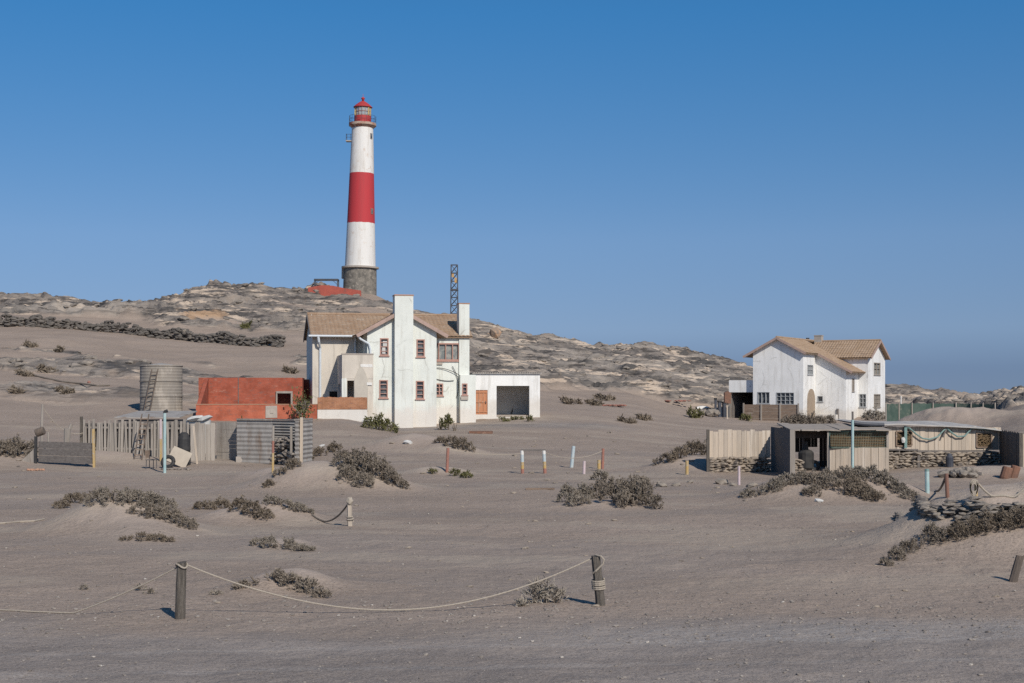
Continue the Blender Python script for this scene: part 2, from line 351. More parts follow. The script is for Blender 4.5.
M['black'] = pmat('black_rubber', (.03, .03, .032), (.05, .048, .046), 4, rough=.7, bmp=.2)
M['blue'] = pmat('navy_plastic', (.045, .05, .065), (.07, .075, .09), 4, rough=.5, bmp=.1)
M['cardboard'] = pmat('pale_board', (.46, .40, .32), (.40, .345, .275), 2, bmp=.1)
M['rust'] = pmat('rusty_iron', (.23, .12, .08), (.16, .095, .07), 4, rough=.9, bmp=.5, c3=(.32, .22, .16))
M['steel'] = pmat('dark_painted_steel', (.045, .055, .075), (.09, .085, .085), 6, rough=.6, bmp=.1)
M['mast_orange'] = pmat('faded_orange_panel', (.55, .33, .12), (.45, .28, .12), 4, bmp=0)
M['ltred'] = pmat('lighthouse_red', (.42, .05, .05), (.37, .045, .045), .8, (1, 1, .3), rough=.6, bmp=.05)
M['redwall'] = pmat('red_painted_wall', (.40, .10, .07), (.33, .08, .06), 1.2, bmp=.2, c3=(.26, .09, .07))
M['concrete'] = pmat('ledge_concrete', (.42, .37, .32), (.34, .3, .26), 2, bmp=.3)
M['lantern_glass'] = glass_mat('lantern_glass', (.26, .31, .34), (.36, .38, .36), .15)
M['yellow_glass'] = glass_mat('amber_glass', (.55, .42, .15), (.48, .38, .16), .3)
M['net'] = pmat('green_shade_net', (.05, .082, .068), (.085, .118, .098), 1.2, rough=.95, bmp=.2, c3=(.20, .20, .155), p3=(.5, .64), s3=.5)
M['netbrown'] = pmat('brown_reed_mat', (.20, .135, .075), (.14, .10, .06), 10, (1, 1, .4), rough=.95, bmp=.7, fine=.6)
M['reed_inner_shade'] = pmat('shade_darkened_reeds', (.06, .045, .035), (.035, .028, .022), 4, (4, 4, .5), bmp=.6)  # brown-black reeds, with the shack's inside shade put into the colour
M['canvas'] = pmat('grey_canvas', (.46, .435, .405), (.37, .35, .325), 1.6, rough=.9, bmp=.3)
M['sandroof'] = pmat('sandy_roof', (.36, .31, .26), (.29, .25, .21), 2, bmp=.4)
M['plastic_white'] = pmat('white_sack', (.58, .57, .54), (.48, .47, .445), 3, bmp=.3)
M['stem'] = pmat('twig_bark', (.13, .105, .08), (.19, .155, .12), 12, rough=.95, bmp=.4)
def foliage(name, c1, c2, c3):
    m, nt, b = new_mat(name); v = coords(nt)
    col = mix(nt, ramp(nt, noise(nt, v, 1.6, 4, .6), .35, .65), c1, c2)
    col = mix(nt, ramp(nt, noise(nt, v, 24, 2, .6), .52, .66), col, c3)
    nt.links.new(col, b.inputs['Base Color']); b.inputs['Roughness'].default_value = .9; b.inputs['Specular IOR Level'].default_value = .1
    return m
M['bush'] = foliage('saltbush_leaves', (.185, .154, .122), (.232, .196, .156), (.27, .23, .187))
M['bush_b'] = foliage('saltbush_leaves_brown', (.155, .126, .096), (.20, .163, .124), (.235, .194, .15))
M['bush_c'] = foliage('saltbush_leaves_pale', (.20, .172, .138), (.248, .214, .174), (.29, .252, .207))
M['bush_green'] = foliage('green_weed_leaves', (.085, .085, .035), (.125, .12, .052), (.18, .165, .08))
M['bush_pale'] = foliage('dry_pale_twigs', (.30, .265, .22), (.24, .205, .165), (.38, .34, .28))

def ground_mat():
    m, nt, b = new_mat('desert_sand_and_rock'); v = coords(nt)
    at_r = nd(nt, 'ShaderNodeAttribute', attribute_name='rock').outputs['Fac']
    at_p = nd(nt, 'ShaderNodeAttribute', attribute_name='pale').outputs['Fac']
    at_g = nd(nt, 'ShaderNodeAttribute', attribute_name='gravel').outputs['Fac']
    at_o = nd(nt, 'ShaderNodeAttribute', attribute_name='ochre').outputs['Fac']
    at_d = nd(nt, 'ShaderNodeAttribute', attribute_name='bright').outputs['Fac']
    # sand
    vs = coords(nt, (.45, 1.0, 1))
    sand = mix(nt, ramp(nt, noise(nt, vs, .22, 6, .62), .36, .66), (0.298, 0.237, 0.191), (0.352, 0.281, 0.227))
    sand = mix(nt, math_n(nt, 'MULTIPLY', ramp(nt, noise(nt, vs, 1.5, 6, .7), .52, .70), .55), sand, (0.401, 0.321, 0.258))
    sand = mix(nt, math_n(nt, 'MULTIPLY', ramp(nt, noise(nt, v, 5.5, 5, .75), .54, .70), .45), sand, (0.209, 0.166, 0.133))
    sand = mix(nt, math_n(nt, 'MULTIPLY', ramp(nt, noise(nt, v, 17, 4, .75), .50, .66), .75), sand, (0.121, 0.096, 0.077))
    sand = mix(nt, math_n(nt, 'MULTIPLY', ramp(nt, noise(nt, v, 24, 3, .75), .56, .68), .6), sand, (0.446, 0.366, 0.298))
    grav = mix(nt, ramp(nt, noise(nt, vs, .5, 5, .65), .38, .64), (0.228, 0.197, 0.175), (0.314, 0.271, 0.239))
    grav = mix(nt, math_n(nt, 'MULTIPLY', ramp(nt, noise(nt, v, 26, 4, .75), .50, .64), .75), grav, (0.092, 0.079, 0.070))
    grav = mix(nt, math_n(nt, 'MULTIPLY', ramp(nt, noise(nt, v, 36, 3, .75), .55, .67), .65), grav, (0.446, 0.393, 0.351))
    at_f = nd(nt, 'ShaderNodeAttribute', attribute_name='drift').outputs['Fac']
    fresh = mix(nt, ramp(nt, noise(nt, vs, 1.1, 5, .6), .4, .65), (0.440, 0.362, 0.302), (0.395, 0.324, 0.27))
    col = mix(nt, at_f, mix(nt, at_g, sand, grav), fresh)
    at_u = nd(nt, 'ShaderNodeAttribute', attribute_name='dust').outputs['Fac']
    col = mix(nt, math_n(nt, 'MULTIPLY', at_u, ramp(nt, noise(nt, v, 19, 4, .75), .38, .60)), col, (.36, .335, .31))
    col = mix(nt, at_d, col, (.40, .335, .265))
    # rock
    mp = nd(nt, 'ShaderNodeMapping'); mp.inputs['Rotation'].default_value = (0, math.radians(-11), 0); mp.inputs['Scale'].default_value = (.11, .13, .80)
    tc = nd(nt, 'ShaderNodeTexCoord'); nt.links.new(tc.outputs['Object'], mp.inputs['Vector']); vr = mp.outputs['Vector']
    rk = mix(nt, ramp(nt, noise(nt, v, .22, 6, .7), .38, .62), (.160, .142, .128), (.29, .248, .208))
    rk = mix(nt, math_n(nt, 'MULTIPLY', ramp(nt, noise(nt, vr, 1.0, 6, .66), .495, .575), .9), rk, (.075, .071, .068))
    rk = mix(nt, math_n(nt, 'MULTIPLY', ramp(nt, noise(nt, vr, 1.5, 6, .62, .4), .535, .59), .92), rk, (.54, .435, .335))
    rk = mix(nt, math_n(nt, 'MULTIPLY', ramp(nt, noise(nt, vr, 3.6, 5, .6, .6), .56, .595), .8), rk, (.055, .05, .047))
    rk = mix(nt, math_n(nt, 'MULTIPLY', ramp(nt, noise(nt, v, .8, 5, .7), .55, .66), .28), rk, (.27, .20, .145))
    rk = mix(nt, math_n(nt, 'MULTIPLY', ramp(nt, noise(nt, v, 2.6, 5, .75), .57, .66), .6), rk, (.095, .088, .08))
    rk = mix(nt, at_p, rk, (.47, .41, .345))
    rk = mix(nt, at_o, rk, (.40, .265, .165))
    col = mix(nt, at_r, col, rk)
    nt.links.new(col, b.inputs['Base Color']); b.inputs['Roughness'].default_value = .95; b.inputs['Specular IOR Level'].default_value = .12
    n0 = bump(nt, b, noise(nt, v, 3.2, 5, .65), .6, .10)
    n1 = bump(nt, b, noise(nt, v, 22, 5, .75), .5, .03, n0)
    h2 = math_n(nt, 'MULTIPLY', noise(nt, vr, 2.2, 6, .65), at_r)
    bump(nt, b, h2, .7, .6, n1)
    return m
M['ground'] = ground_mat()

# ------------------------------------------------------------------ mesh builder
class MB:
    def __init__(s, mtx=None): s.v = []; s.f = []; s.m = mtx
    def add(s, vs, fs):
        k = len(s.v)
        s.v += [tuple(s.m @ Vector(p)) if s.m else tuple(p) for p in vs]
        s.f += [tuple(i + k for i in f) for f in fs]; return s
    def box(s, x0, x1, y0, y1, z0, z1, j=0.0):
        vs = [(x, y, z) for z in (z0, z1) for y in (y0, y1) for x in (x0, x1)]
        if j: vs = [tuple(c + RNG.uniform(-j, j) for c in p) for p in vs]
        return s.add(vs, [(0,2,3,1),(4,5,7,6),(0,1,5,4),(2,6,7,3),(0,4,6,2),(1,3,7,5)])
    def bar(s, p, q, w, h=None, up=(0, 0, 1)):
        p = Vector(p); q = Vector(q); h = h or w
        d = (q - p).normalized(); upv = Vector(up)
        if abs(d.dot(upv)) > .97: upv = Vector((0, 1, 0))
        a = d.cross(upv).normalized() * w / 2; b = a.cross(d).normalized() * h / 2
        vs = [p - a - b, p + a - b, p + a + b, p - a + b, q - a - b, q + a - b, q + a + b, q - a + b]
        return s.add(vs, [(0,1,2,3),(7,6,5,4),(4,5,1,0),(5,6,2,1),(6,7,3,2),(7,4,0,3)])
    def tube(s, pts, r, n=7, caps=True):
        pts = [Vector(p) for p in pts]; rs = r if isinstance(r, (list, tuple)) else [r] * len(pts)
        vs = []; fs = []; a = None
        for i, p in enumerate(pts):
            d = (pts[min(i + 1, len(pts) - 1)] - pts[max(i - 1, 0)]).normalized()
            if a is None:
                a = d.cross(Vector((0, 0, 1)) if abs(d.z) < .9 else Vector((1, 0, 0))).normalized()
            else:
                a = (a - d * a.dot(d)).normalized()
            b = d.cross(a)
            for k in range(n):
                t = 2 * math.pi * k / n; vs.append(p + (a * math.cos(t) + b * math.sin(t)) * rs[i])
        for i in range(len(pts) - 1):
            for k in range(n):
                fs.append((i*n+k, i*n+(k+1)%n, (i+1)*n+(k+1)%n, (i+1)*n+k))
        if caps: fs.append(tuple(range(n))[::-1]); fs.append(tuple((len(pts)-1)*n + k for k in range(n)))
        return s.add(vs, fs)
    def lathe(s, prof, n=32, c=(0, 0, 0), cap=True):
        vs = []; fs = []
        for (r, z) in prof:
            for k in range(n):
                t = 2 * math.pi * k / n; vs.append((c[0] + r * math.cos(t), c[1] + r * math.sin(t), c[2] + z))
        for i in range(len(prof) - 1):
            for k in range(n): fs.append((i*n+k, i*n+(k+1)%n, (i+1)*n+(k+1)%n, (i+1)*n+k))
        if cap: fs.append(tuple(range(n))[::-1]); fs.append(tuple((len(prof)-1)*n + k for k in range(n)))
        return s.add(vs, fs)
    def prism(s, poly, y0, y1, axis='y'):
        n = len(poly); vs = []
        for y in (y0, y1):
            for (a, z) in poly: vs.append((a, y, z) if axis == 'y' else (y, a, z))
        fs = [tuple(range(n)), tuple(range(n, 2*n))[::-1]] + [(i, i + n, (i+1) % n + n, (i+1) % n) for i in range(n)]
        return s.add(vs, fs)
    def stone(s, c, sx, sy, sz, rng):
        t = (1 + 5 ** .5) / 2
        base = [(-1,t,0),(1,t,0),(-1,-t,0),(1,-t,0),(0,-1,t),(0,1,t),(0,-1,-t),(0,1,-t),(t,0,-1),(t,0,1),(-t,0,-1),(-t,0,1)]
        fs = [(0,11,5),(0,5,1),(0,1,7),(0,7,10),(0,10,11),(1,5,9),(5,11,4),(11,10,2),(10,7,6),(7,1,8),(3,9,4),(3,4,2),(3,2,6),(3,6,8),(3,8,9),(4,9,5),(2,4,11),(6,2,10),(8,6,7),(9,8,1)]
        a = rng.uniform(0, 6.28); ca, sa = math.cos(a) , math.sin(a); rz = rng.uniform(-.25, .25)
        vs = []
        for p in base:
            q = [x / 1.9 * rng.uniform(.8, 1.2) for x in p]
            q = [max(-.78, min(.78, x)) / .78 for x in q]
            x, y = q[0] * ca - q[1] * sa, q[0] * sa + q[1] * ca
            x, y, z = x * sx, y * sy, q[2] * sz
            x, z = x * math.cos(rz) - z * math.sin(rz), x * math.sin(rz) + z * math.cos(rz)
            vs.append((c[0] + x, c[1] + y, c[2] + z))
        return s.add(vs, fs)
    def wall(s, p, q, z0, z1, t, ops=()):
        "wall from p to q (its outer face), thickness t to the left of p->q, with rectangular openings (a0,a1,z0,z1) measured along it"
        p = Vector((p[0], p[1], 0)); q = Vector((q[0], q[1], 0)); L = (q - p).length; d = (q - p) / L; nrm = Vector((-d.y, d.x, 0))
        xs = sorted({0, L, *[o[0] for o in ops], *[o[1] for o in ops]}); zs = sorted({z0, z1, *[o[2] for o in ops], *[o[3] for o in ops]})
        def solid(i, j):
            if i < 0 or j < 0 or i >= len(xs) - 1 or j >= len(zs) - 1: return False
            cx, cz = (xs[i] + xs[i+1]) / 2, (zs[j] + zs[j+1]) / 2
            return not any(o[0] < cx < o[1] and o[2] < cz < o[3] for o in ops)
        def P(x, z, k): return p + d * x + nrm * (t * k) + Vector((0, 0, z))
        for i in range(len(xs) - 1):
            for j in range(len(zs) - 1):
                if not solid(i, j): continue
                a, b, c, e = xs[i], xs[i+1], zs[j], zs[j+1]
                s.add([P(a,c,0),P(b,c,0),P(b,e,0),P(a,e,0)], [(0,1,2,3)])
                s.add([P(a,c,1),P(b,c,1),P(b,e,1),P(a,e,1)], [(3,2,1,0)])
                if not solid(i-1, j): s.add([P(a,c,0),P(a,e,0),P(a,e,1),P(a,c,1)], [(0,1,2,3)])
                if not solid(i+1, j): s.add([P(b,c,0),P(b,c,1),P(b,e,1),P(b,e,0)], [(0,1,2,3)])
                if not solid(i, j-1): s.add([P(a,c,0),P(a,c,1),P(b,c,1),P(b,c,0)], [(0,1,2,3)])
                if not solid(i, j+1): s.add([P(a,e,0),P(b,e,0),P(b,e,1),P(a,e,1)], [(0,1,2,3)])
        return s
    def tiles(s, e0, e1, r0, r1, per=.28, amp=.035, th=.09, rows=.4):
        "roof slope between eave e0-e1 and ridge r0-r1 with rolls running down it and overlapping courses"
        e0, e1, r0, r1 = map(Vector, (e0, e1, r0, r1))
        n = (e1 - e0).cross(r0 - e0).normalized()
        if n.z < 0: n = -n
        nu = max(8, int((e1 - e0).length / per * 6)); nv = max(2, int((r0 - e0).length / rows))
        vs = []; fs = []
        vv = []
        for j in range(nv): vv += [(j / nv, .03), ((j + .98) / nv, 0.0)]
        for (tv, lift) in vv:
            for i in range(nu + 1):
                tu = i / nu
                a = e0.lerp(e1, tu); b = r0.lerp(r1, tu); p = a.lerp(b, tv)
                w = ((e1 - e0).length * tu / per) % 1.0
                vs.append(p + n * (amp * abs(math.sin(math.pi * w)) + lift))
        k = nu + 1
        for j in range(len(vv) - 1):
            for i in range(nu): fs.append((j*k+i, j*k+i+1, (j+1)*k+i+1, (j+1)*k+i))
        s.add(vs, fs)
        lo = [p - n * th for p in (e0, e1, r1, r0)]; hi = [e0, e1, r1, r0]
        s.add(lo + hi, [(3,2,1,0),(0,1,5,4),(1,2,6,5),(2,3,7,6),(3,0,4,7)])
        return s
    def build(s, name, mat, parent=None, loc=None, rotz=0.0, smooth=False, label=None):
        me = bpy.data.meshes.new(name); me.from_pydata(s.v, [], s.f); me.update()
        me.materials.append(M[mat] if isinstance(mat, str) else mat)
        if smooth: me.shade_smooth()
        o = bpy.data.objects.new(name, me); COL.objects.link(o)
        if parent is not None: o.parent = parent
        if loc is not None: o.location = loc
        if rotz: o.rotation_euler.z = rotz
        if label: o['label'] = label
        return o
def tag(o, label, cat, group=None):
    o['label'] = label; o['category'] = cat
    if group: o['group'] = group
    return o
def thing(name, label, cat, loc=(0, 0, 0), rotz=0.0, group=None):
    o = bpy.data.objects.new(name, None); COL.objects.link(o); o.empty_display_size = .3
    o.location = loc; o.rotation_euler.z = rotz
    return tag(o, label, cat, group)

# ------------------------------------------------------------------ the ground, one sheet to beyond the hills
def make_ground():
    us = np.concatenate([np.arange(-2200, -80, 40.0), np.arange(-80, 1104, 1.6), np.arange(1104, 3240, 40.0)])
    Ds = np.concatenate([np.linspace(3, 14, 14, endpoint=False), np.geomspace(14, 60, 250, endpoint=False), np.linspace(60, 125, 150, endpoint=False),
                         np.linspace(125, 250, 330, endpoint=False), np.linspace(250, 420, 50, endpoint=False), np.geomspace(420, 3000, 12)])
    U, D = np.meshgrid(us, Ds, indexing='ij')
    X = (U - 512) * D / F; Y = D
    Z, rk, rib, blk = terrain(X, Y, True)
    Z = np.where(D > 420, -1.0 - (D - 420) * .002, Z)
    nu, nv = U.shape
    co = np.stack([X, Y, Z], -1).reshape(-1, 3)
    i = np.arange(nu - 1)[:, None] * nv + np.arange(nv - 1)[None, :]
    faces = np.stack([i, i + nv, i + nv + 1, i + 1], -1).reshape(-1, 4)
    me = bpy.data.meshes.new('ground')
    me.vertices.add(len(co)); me.vertices.foreach_set('co', co.ravel().astype(np.float32))
    me.loops.add(faces.size); me.loops.foreach_set('vertex_index', faces.ravel().astype(np.int32))
    me.polygons.add(len(faces)); me.polygons.foreach_set('loop_start', np.arange(0, faces.size, 4, dtype=np.int32))
    me.polygons.foreach_set('loop_total', np.full(len(faces), 4, np.int32))
    me.update(calc_edges=True); me.validate(); me.shade_smooth()
    def attr(n, a):
        t = me.attributes.new(n, 'FLOAT', 'POINT'); t.data.foreach_set('value', a.ravel().astype(np.float32))
    attr('rock', rk)
    ca, sa = math.cos(math.radians(24)), math.sin(math.radians(24))
    p = X * ca + Y * sa; q = -X * sa + Y * ca
    pale = sstep(.50, .62, fbm(p / 11., q / 1.9, 151, 5)) * sstep(.34, .56, fbm(X / 20., Y / 20., 161, 3))
    attr('pale', pale * .35)
    # grey gravel of the track along the bottom, and of the drive before the garage
    wob = (fbm(X * .25, Y * .6, 171, 4) - .5)
    g1 = sstep(21.2, 18.6, Y + wob * 5.0) * .9
    g2 = np.exp(-((Y - 93.0 - (X + 6) * .35) / 2.6) ** 2) * sstep(-13, -9, X) * sstep(10, 5, X)
    g3 = sstep(.52, .64, fbm(X / 7.0, Y / 2.2, 191, 4)) * .35 * sstep(21, 25, Y) * sstep(90, 70, Y)
    attr('gravel', np.clip(g1 + g2 * 1.1 + g3, 0, 1))
    oq = gp(205, 315, 120); ox, oy = oq.x, oq.y
    och = sstep(1.0, .5, np.hypot((X - ox) / 2.6, (Y - oy) / 3.4) + (fbm(X / 2., Y / 2., 181, 3) - .5) * 1.2)
    attr('ochre', och)
    # paler, sandier sheets: the ramp before the garage and drifts on the flat
    gx, gy = at(520, 101.0)
    br = sstep(1.0, .4, np.hypot((X - gx) / 3.2, (Y - gy) / 3.4) + (fbm(X, Y, 187, 3) - .5) * .5) * .55
    dr = sstep(.56, .68, fbm(X / 5.0, Y / 1.8, 193, 4)) * .42 * sstep(22, 27, Y) * sstep(128, 105, Y)
    pale_road = np.exp(-((Y - 19.4 - .10 * X) / .9) ** 2) * sstep(-2.5, 2.5, X) * .30 * (.4 + fbm(X * .5, Y, 197, 3))
    drift = np.zeros_like(X)
    for (mx, my, wx, wy, hh) in MOUNDS:
        if hh > .12: drift = np.maximum(drift, np.exp(-.9 * (((X - mx) / wx) ** 2 + ((Y - my) / wy) ** 2) ** 1.3))
    def streak(pts, w):
        d = np.full(X.shape, 1e9)
        P = [(gp(u_, v_).x, gp(u_, v_).y) for u_, v_ in pts]
        for (ax, ay), (bx_, by_) in zip(P, P[1:]):
            t_ = np.clip(((X - ax) * (bx_ - ax) + (Y - ay) * (by_ - ay)) / ((bx_ - ax) ** 2 + (by_ - ay) ** 2), 0, 1)
            d = np.minimum(d, np.hypot(X - ax - t_ * (bx_ - ax), Y - ay - t_ * (by_ - ay)))
        return sstep(w, w * .3, d + (fbm(X * 1.3, Y * 1.3, 199, 3) - .5) * w * 1.2)
    dr = dr + .30 * streak([(345, 543), (390, 541), (440, 542), (490, 545)], .35) + .25 * streak([(470, 566), (540, 567), (620, 567), (690, 566)], .28) + .2 * streak([(380, 570), (470, 566)], .2) + .25 * streak([(0, 532), (60, 528)], .2)
    for kk in range(2):
        pale_road = pale_road + .16 * streak([(u_, 655 + 22 * kk - .018 * u_) for u_ in (-200, 200, 600, 1000, 1300)], .14)
    attr('drift', drift * .75)
    attr('dust', np.clip(pale_road * 2.6, 0, 1))
    attr('bright', np.clip(br + dr, 0, 1))
    me.materials.append(M['ground'])
    o = bpy.data.objects.new('ground', me); COL.objects.link(o); o['kind'] = 'structure'; o['label'] = 'grey brown desert sand rising to rocky hills'
make_ground()
pl = MB().add([(-4000, -4000, -9), (4000, -4000, -9), (4000, 5000, -9), (-4000, 5000, -9)], [(0, 1, 2, 3)]).build('sea', pmat('far_sea', (.03, .06, .1), (.04, .07, .11), .05, rough=.2, bmp=0))
pl['kind'] = 'structure'

# ------------------------------------------------------------------ lighthouse on the hill
def lighthouse():
    D = 203.0; s = D / F; x, y = at(359.8, D); z0 = Zv(D, 296)
    t = thing('lighthouse', 'tall round lighthouse banded white red and white on the rocky hilltop', 'lighthouse', (x, y, z0))
    t.rotation_euler.y = math.radians(.95)
    def hv(v): return (296 - v) * s
    m = MB(); m.lathe([(2.42, -3.5), (2.40, 0), (2.33, hv(269))], 40); m.build('stone_base', 'masonry', t, smooth=False)
    m = MB(); m.lathe([(2.3, hv(269)), (2.66, hv(268.6)), (2.66, hv(267)), (2.2, hv(266.6))], 40); m.build('base_ledge', 'concrete', t)
    # painted tower: bands are one paint coat in the material
    mt, nt, b = new_mat('banded_tower_paint'); v = coords(nt)
    tc = nd(nt, 'ShaderNodeTexCoord'); sx = nd(nt, 'ShaderNodeSeparateXYZ'); nt.links.new(tc.outputs['Object'], sx.inputs[0])
    zj = math_n(nt, 'ADD', sx.outputs['Z'], math_n(nt, 'MULTIPLY', noise(nt, v, 2.0, 4), .16)); za = math_n(nt, 'GREATER_THAN', zj, hv(223.6) + .08); zb = math_n(nt, 'LESS_THAN', zj, hv(173.8) + .08)
    vs = coords(nt, (1.5, 1.5, .12))
    wh = mix(nt, ramp(nt, noise(nt, vs, 1.5, 6, .7), .45, .75), (.70, .68, .64), (.55, .51, .455))
    wh = mix(nt, math_n(nt, 'MULTIPLY', ramp(nt, noise(nt, v, 1.2, 6, .75), .54, .68), .8), wh, (.55, .45, .37))
    sepz = math_n(nt, 'ADD', sx.outputs['Z'], math_n(nt, 'MULTIPLY', noise(nt, v, 2.5, 4), .25))
    rd = mix(nt, ramp(nt, noise(nt, vs, 1.2, 5, .7), .4, .75), (.46, .045, .052), (.38, .05, .055))
    nt.links.new(mix(nt, math_n(nt, 'MULTIPLY', za, zb), wh, rd), b.inputs['Base Color']); b.inputs['Roughness'].default_value = .7
    r0, r1 = 15.3 * s, 10.6 * s
    prof = [(r0, hv(266.6))] + [(r0 + (r1 - r0) * k / 12, hv(266.6 + (127 - 266.6) * k / 12)) for k in range(1, 13)]
    m = MB(); m.lathe(prof, 48, cap=False); m.build('tower', mt, t, smooth=True)
    m = MB(); m.lathe([(r1, hv(128.5)), (1.82, hv(126.6)), (1.95, hv(126)), (1.95, hv(123.6)), (1.2, hv(123.4))], 40); m.build('gallery', pmat('rust_stained_ledge', (.42, .35, .28), (.36, .2, .14), 1.2, bmp=.2, c3=(.30, .11, .08), p3=(.5, .6)), t)
    m = MB()
    for k in range(16):
        a = 2 * math.pi * k / 16; c, sn = math.cos(a) * 1.9, math.sin(a) * 1.9
        m.tube([(c, sn, hv(123.6)), (c, sn, hv(123.6) + 1.0)], .022, 5)
    for hh in (.5, 1.0):
        m.tube([(1.9 * math.cos(2*math.pi*k/32), 1.9 * math.sin(2*math.pi*k/32), hv(123.6) + hh) for k in range(33)], .02, 5, False)
    m.build('gallery_railing', 'steel', t)
    m = MB(); m.lathe([(1.22, hv(123.6)), (1.2, hv(116.3))], 32); dm = m.build('lantern_drum', 'ltred', t)
    m = MB(); m.lathe([(1.13, hv(116.6)), (1.13, hv(107.8))], 16); m.build('lantern_glazing', 'lantern_glass', t)
    m = MB()
    for k in range(16):
        a = 2 * math.pi * k / 16; c, sn = math.cos(a) * 1.16, math.sin(a) * 1.16
        m.tube([(c, sn, hv(116.5)), (c, sn, hv(107.8))], .035, 4)
    for hh in (116.3, 112.2, 108):
        m.tube([(1.17 * math.cos(2*math.pi*k/16), 1.17 * math.sin(2*math.pi*k/16), hv(hh)) for k in range(17)], .04, 4, False)
    m.build('glazing_bars', 'redpaint', t)
    for ang in (-38, -8, 205):
        m = MB(); a = math.radians(ang); m.box(-.2 + 1.0 * math.cos(a), .2 + 1.0 * math.cos(a), -.2 + 1.0 * math.sin(a), .2 + 1.0 * math.sin(a), hv(116), hv(108.4)); m.build('amber_panel', 'yellow_glass', t)
    m = MB(); m.lathe([(1.3, hv(107.9)), (1.38, hv(107.4)), (1.30, hv(106.9)), (1.0, hv(104.9)), (.62, hv(102.9)), (.26, hv(101.3)), (.2, hv(101.2))], 24)
    rf = m.build('roof', 'ltred', t, smooth=True)
    m = MB(); m.lathe([(.16, hv(101.4)), (.16, hv(99.6)), (.26, hv(99)), (.28, hv(98.2)), (.16, hv(97.4)), (.03, hv(97)), (.02, hv(94))], 12); m.build('finial', 'ltred', rf, smooth=True)
    # small bracket platform on the left side below the gallery
    px = -r1 - .05
    m = MB(); m.box(px - .75, px + .6, -.5, .5, hv(142), hv(141)); pf = m.build('side_platform', 'concrete', t)
    m = MB()
    for dx, dy in ((-.7, -.45), (-.7, .45), (-.1, -.45), (.4, -.45)): m.tube([(px + dx, dy, hv(141)), (px + dx, dy, hv(134.5))], .03, 5)
    m.tube([(px + .4, -.45, hv(135)), (px - .7, -.45, hv(135)), (px - .7, .45, hv(135))], .03, 5)
    m.tube([(px + .4, -.45, hv(138)), (px - .7, -.45, hv(138)), (px - .7, .45, hv(138))], .025, 5)
    m.build('platform_railing', 'steel', pf)
    m = MB(); m.tube([(px - .3, -.2, hv(127)), (px - .3, -.2, hv(118))], .05, 5); m.build('aerial', 'steel', t)
    def slit(v, az):
        rr = r0 + (r1 - r0) * (266.6 - v) / (266.6 - 127); a = math.radians(az)
        mm = MB(Matrix.Translation((rr * math.sin(a), -rr * math.cos(a), hv(v))) @ Matrix.Rotation(a, 4, 'Z'))
        mm.box(-.24, .24, -.05, .2, -.42, .42); w = mm.build('window', 'redpaint' if v > 174 else 'concrete', t)
        mm2 = MB(mm.m); mm2.box(-.16, .16, -.07, .1, -.34, .34); mm2.build('pane', 'glass', w)
    slit(137, 58); slit(212, 58)
    m = MB(); m.box(-2.62, -2.2, -.3, .3, hv(279), hv(268)); m.build('base_buttress', 'concrete', t)
lighthouse()

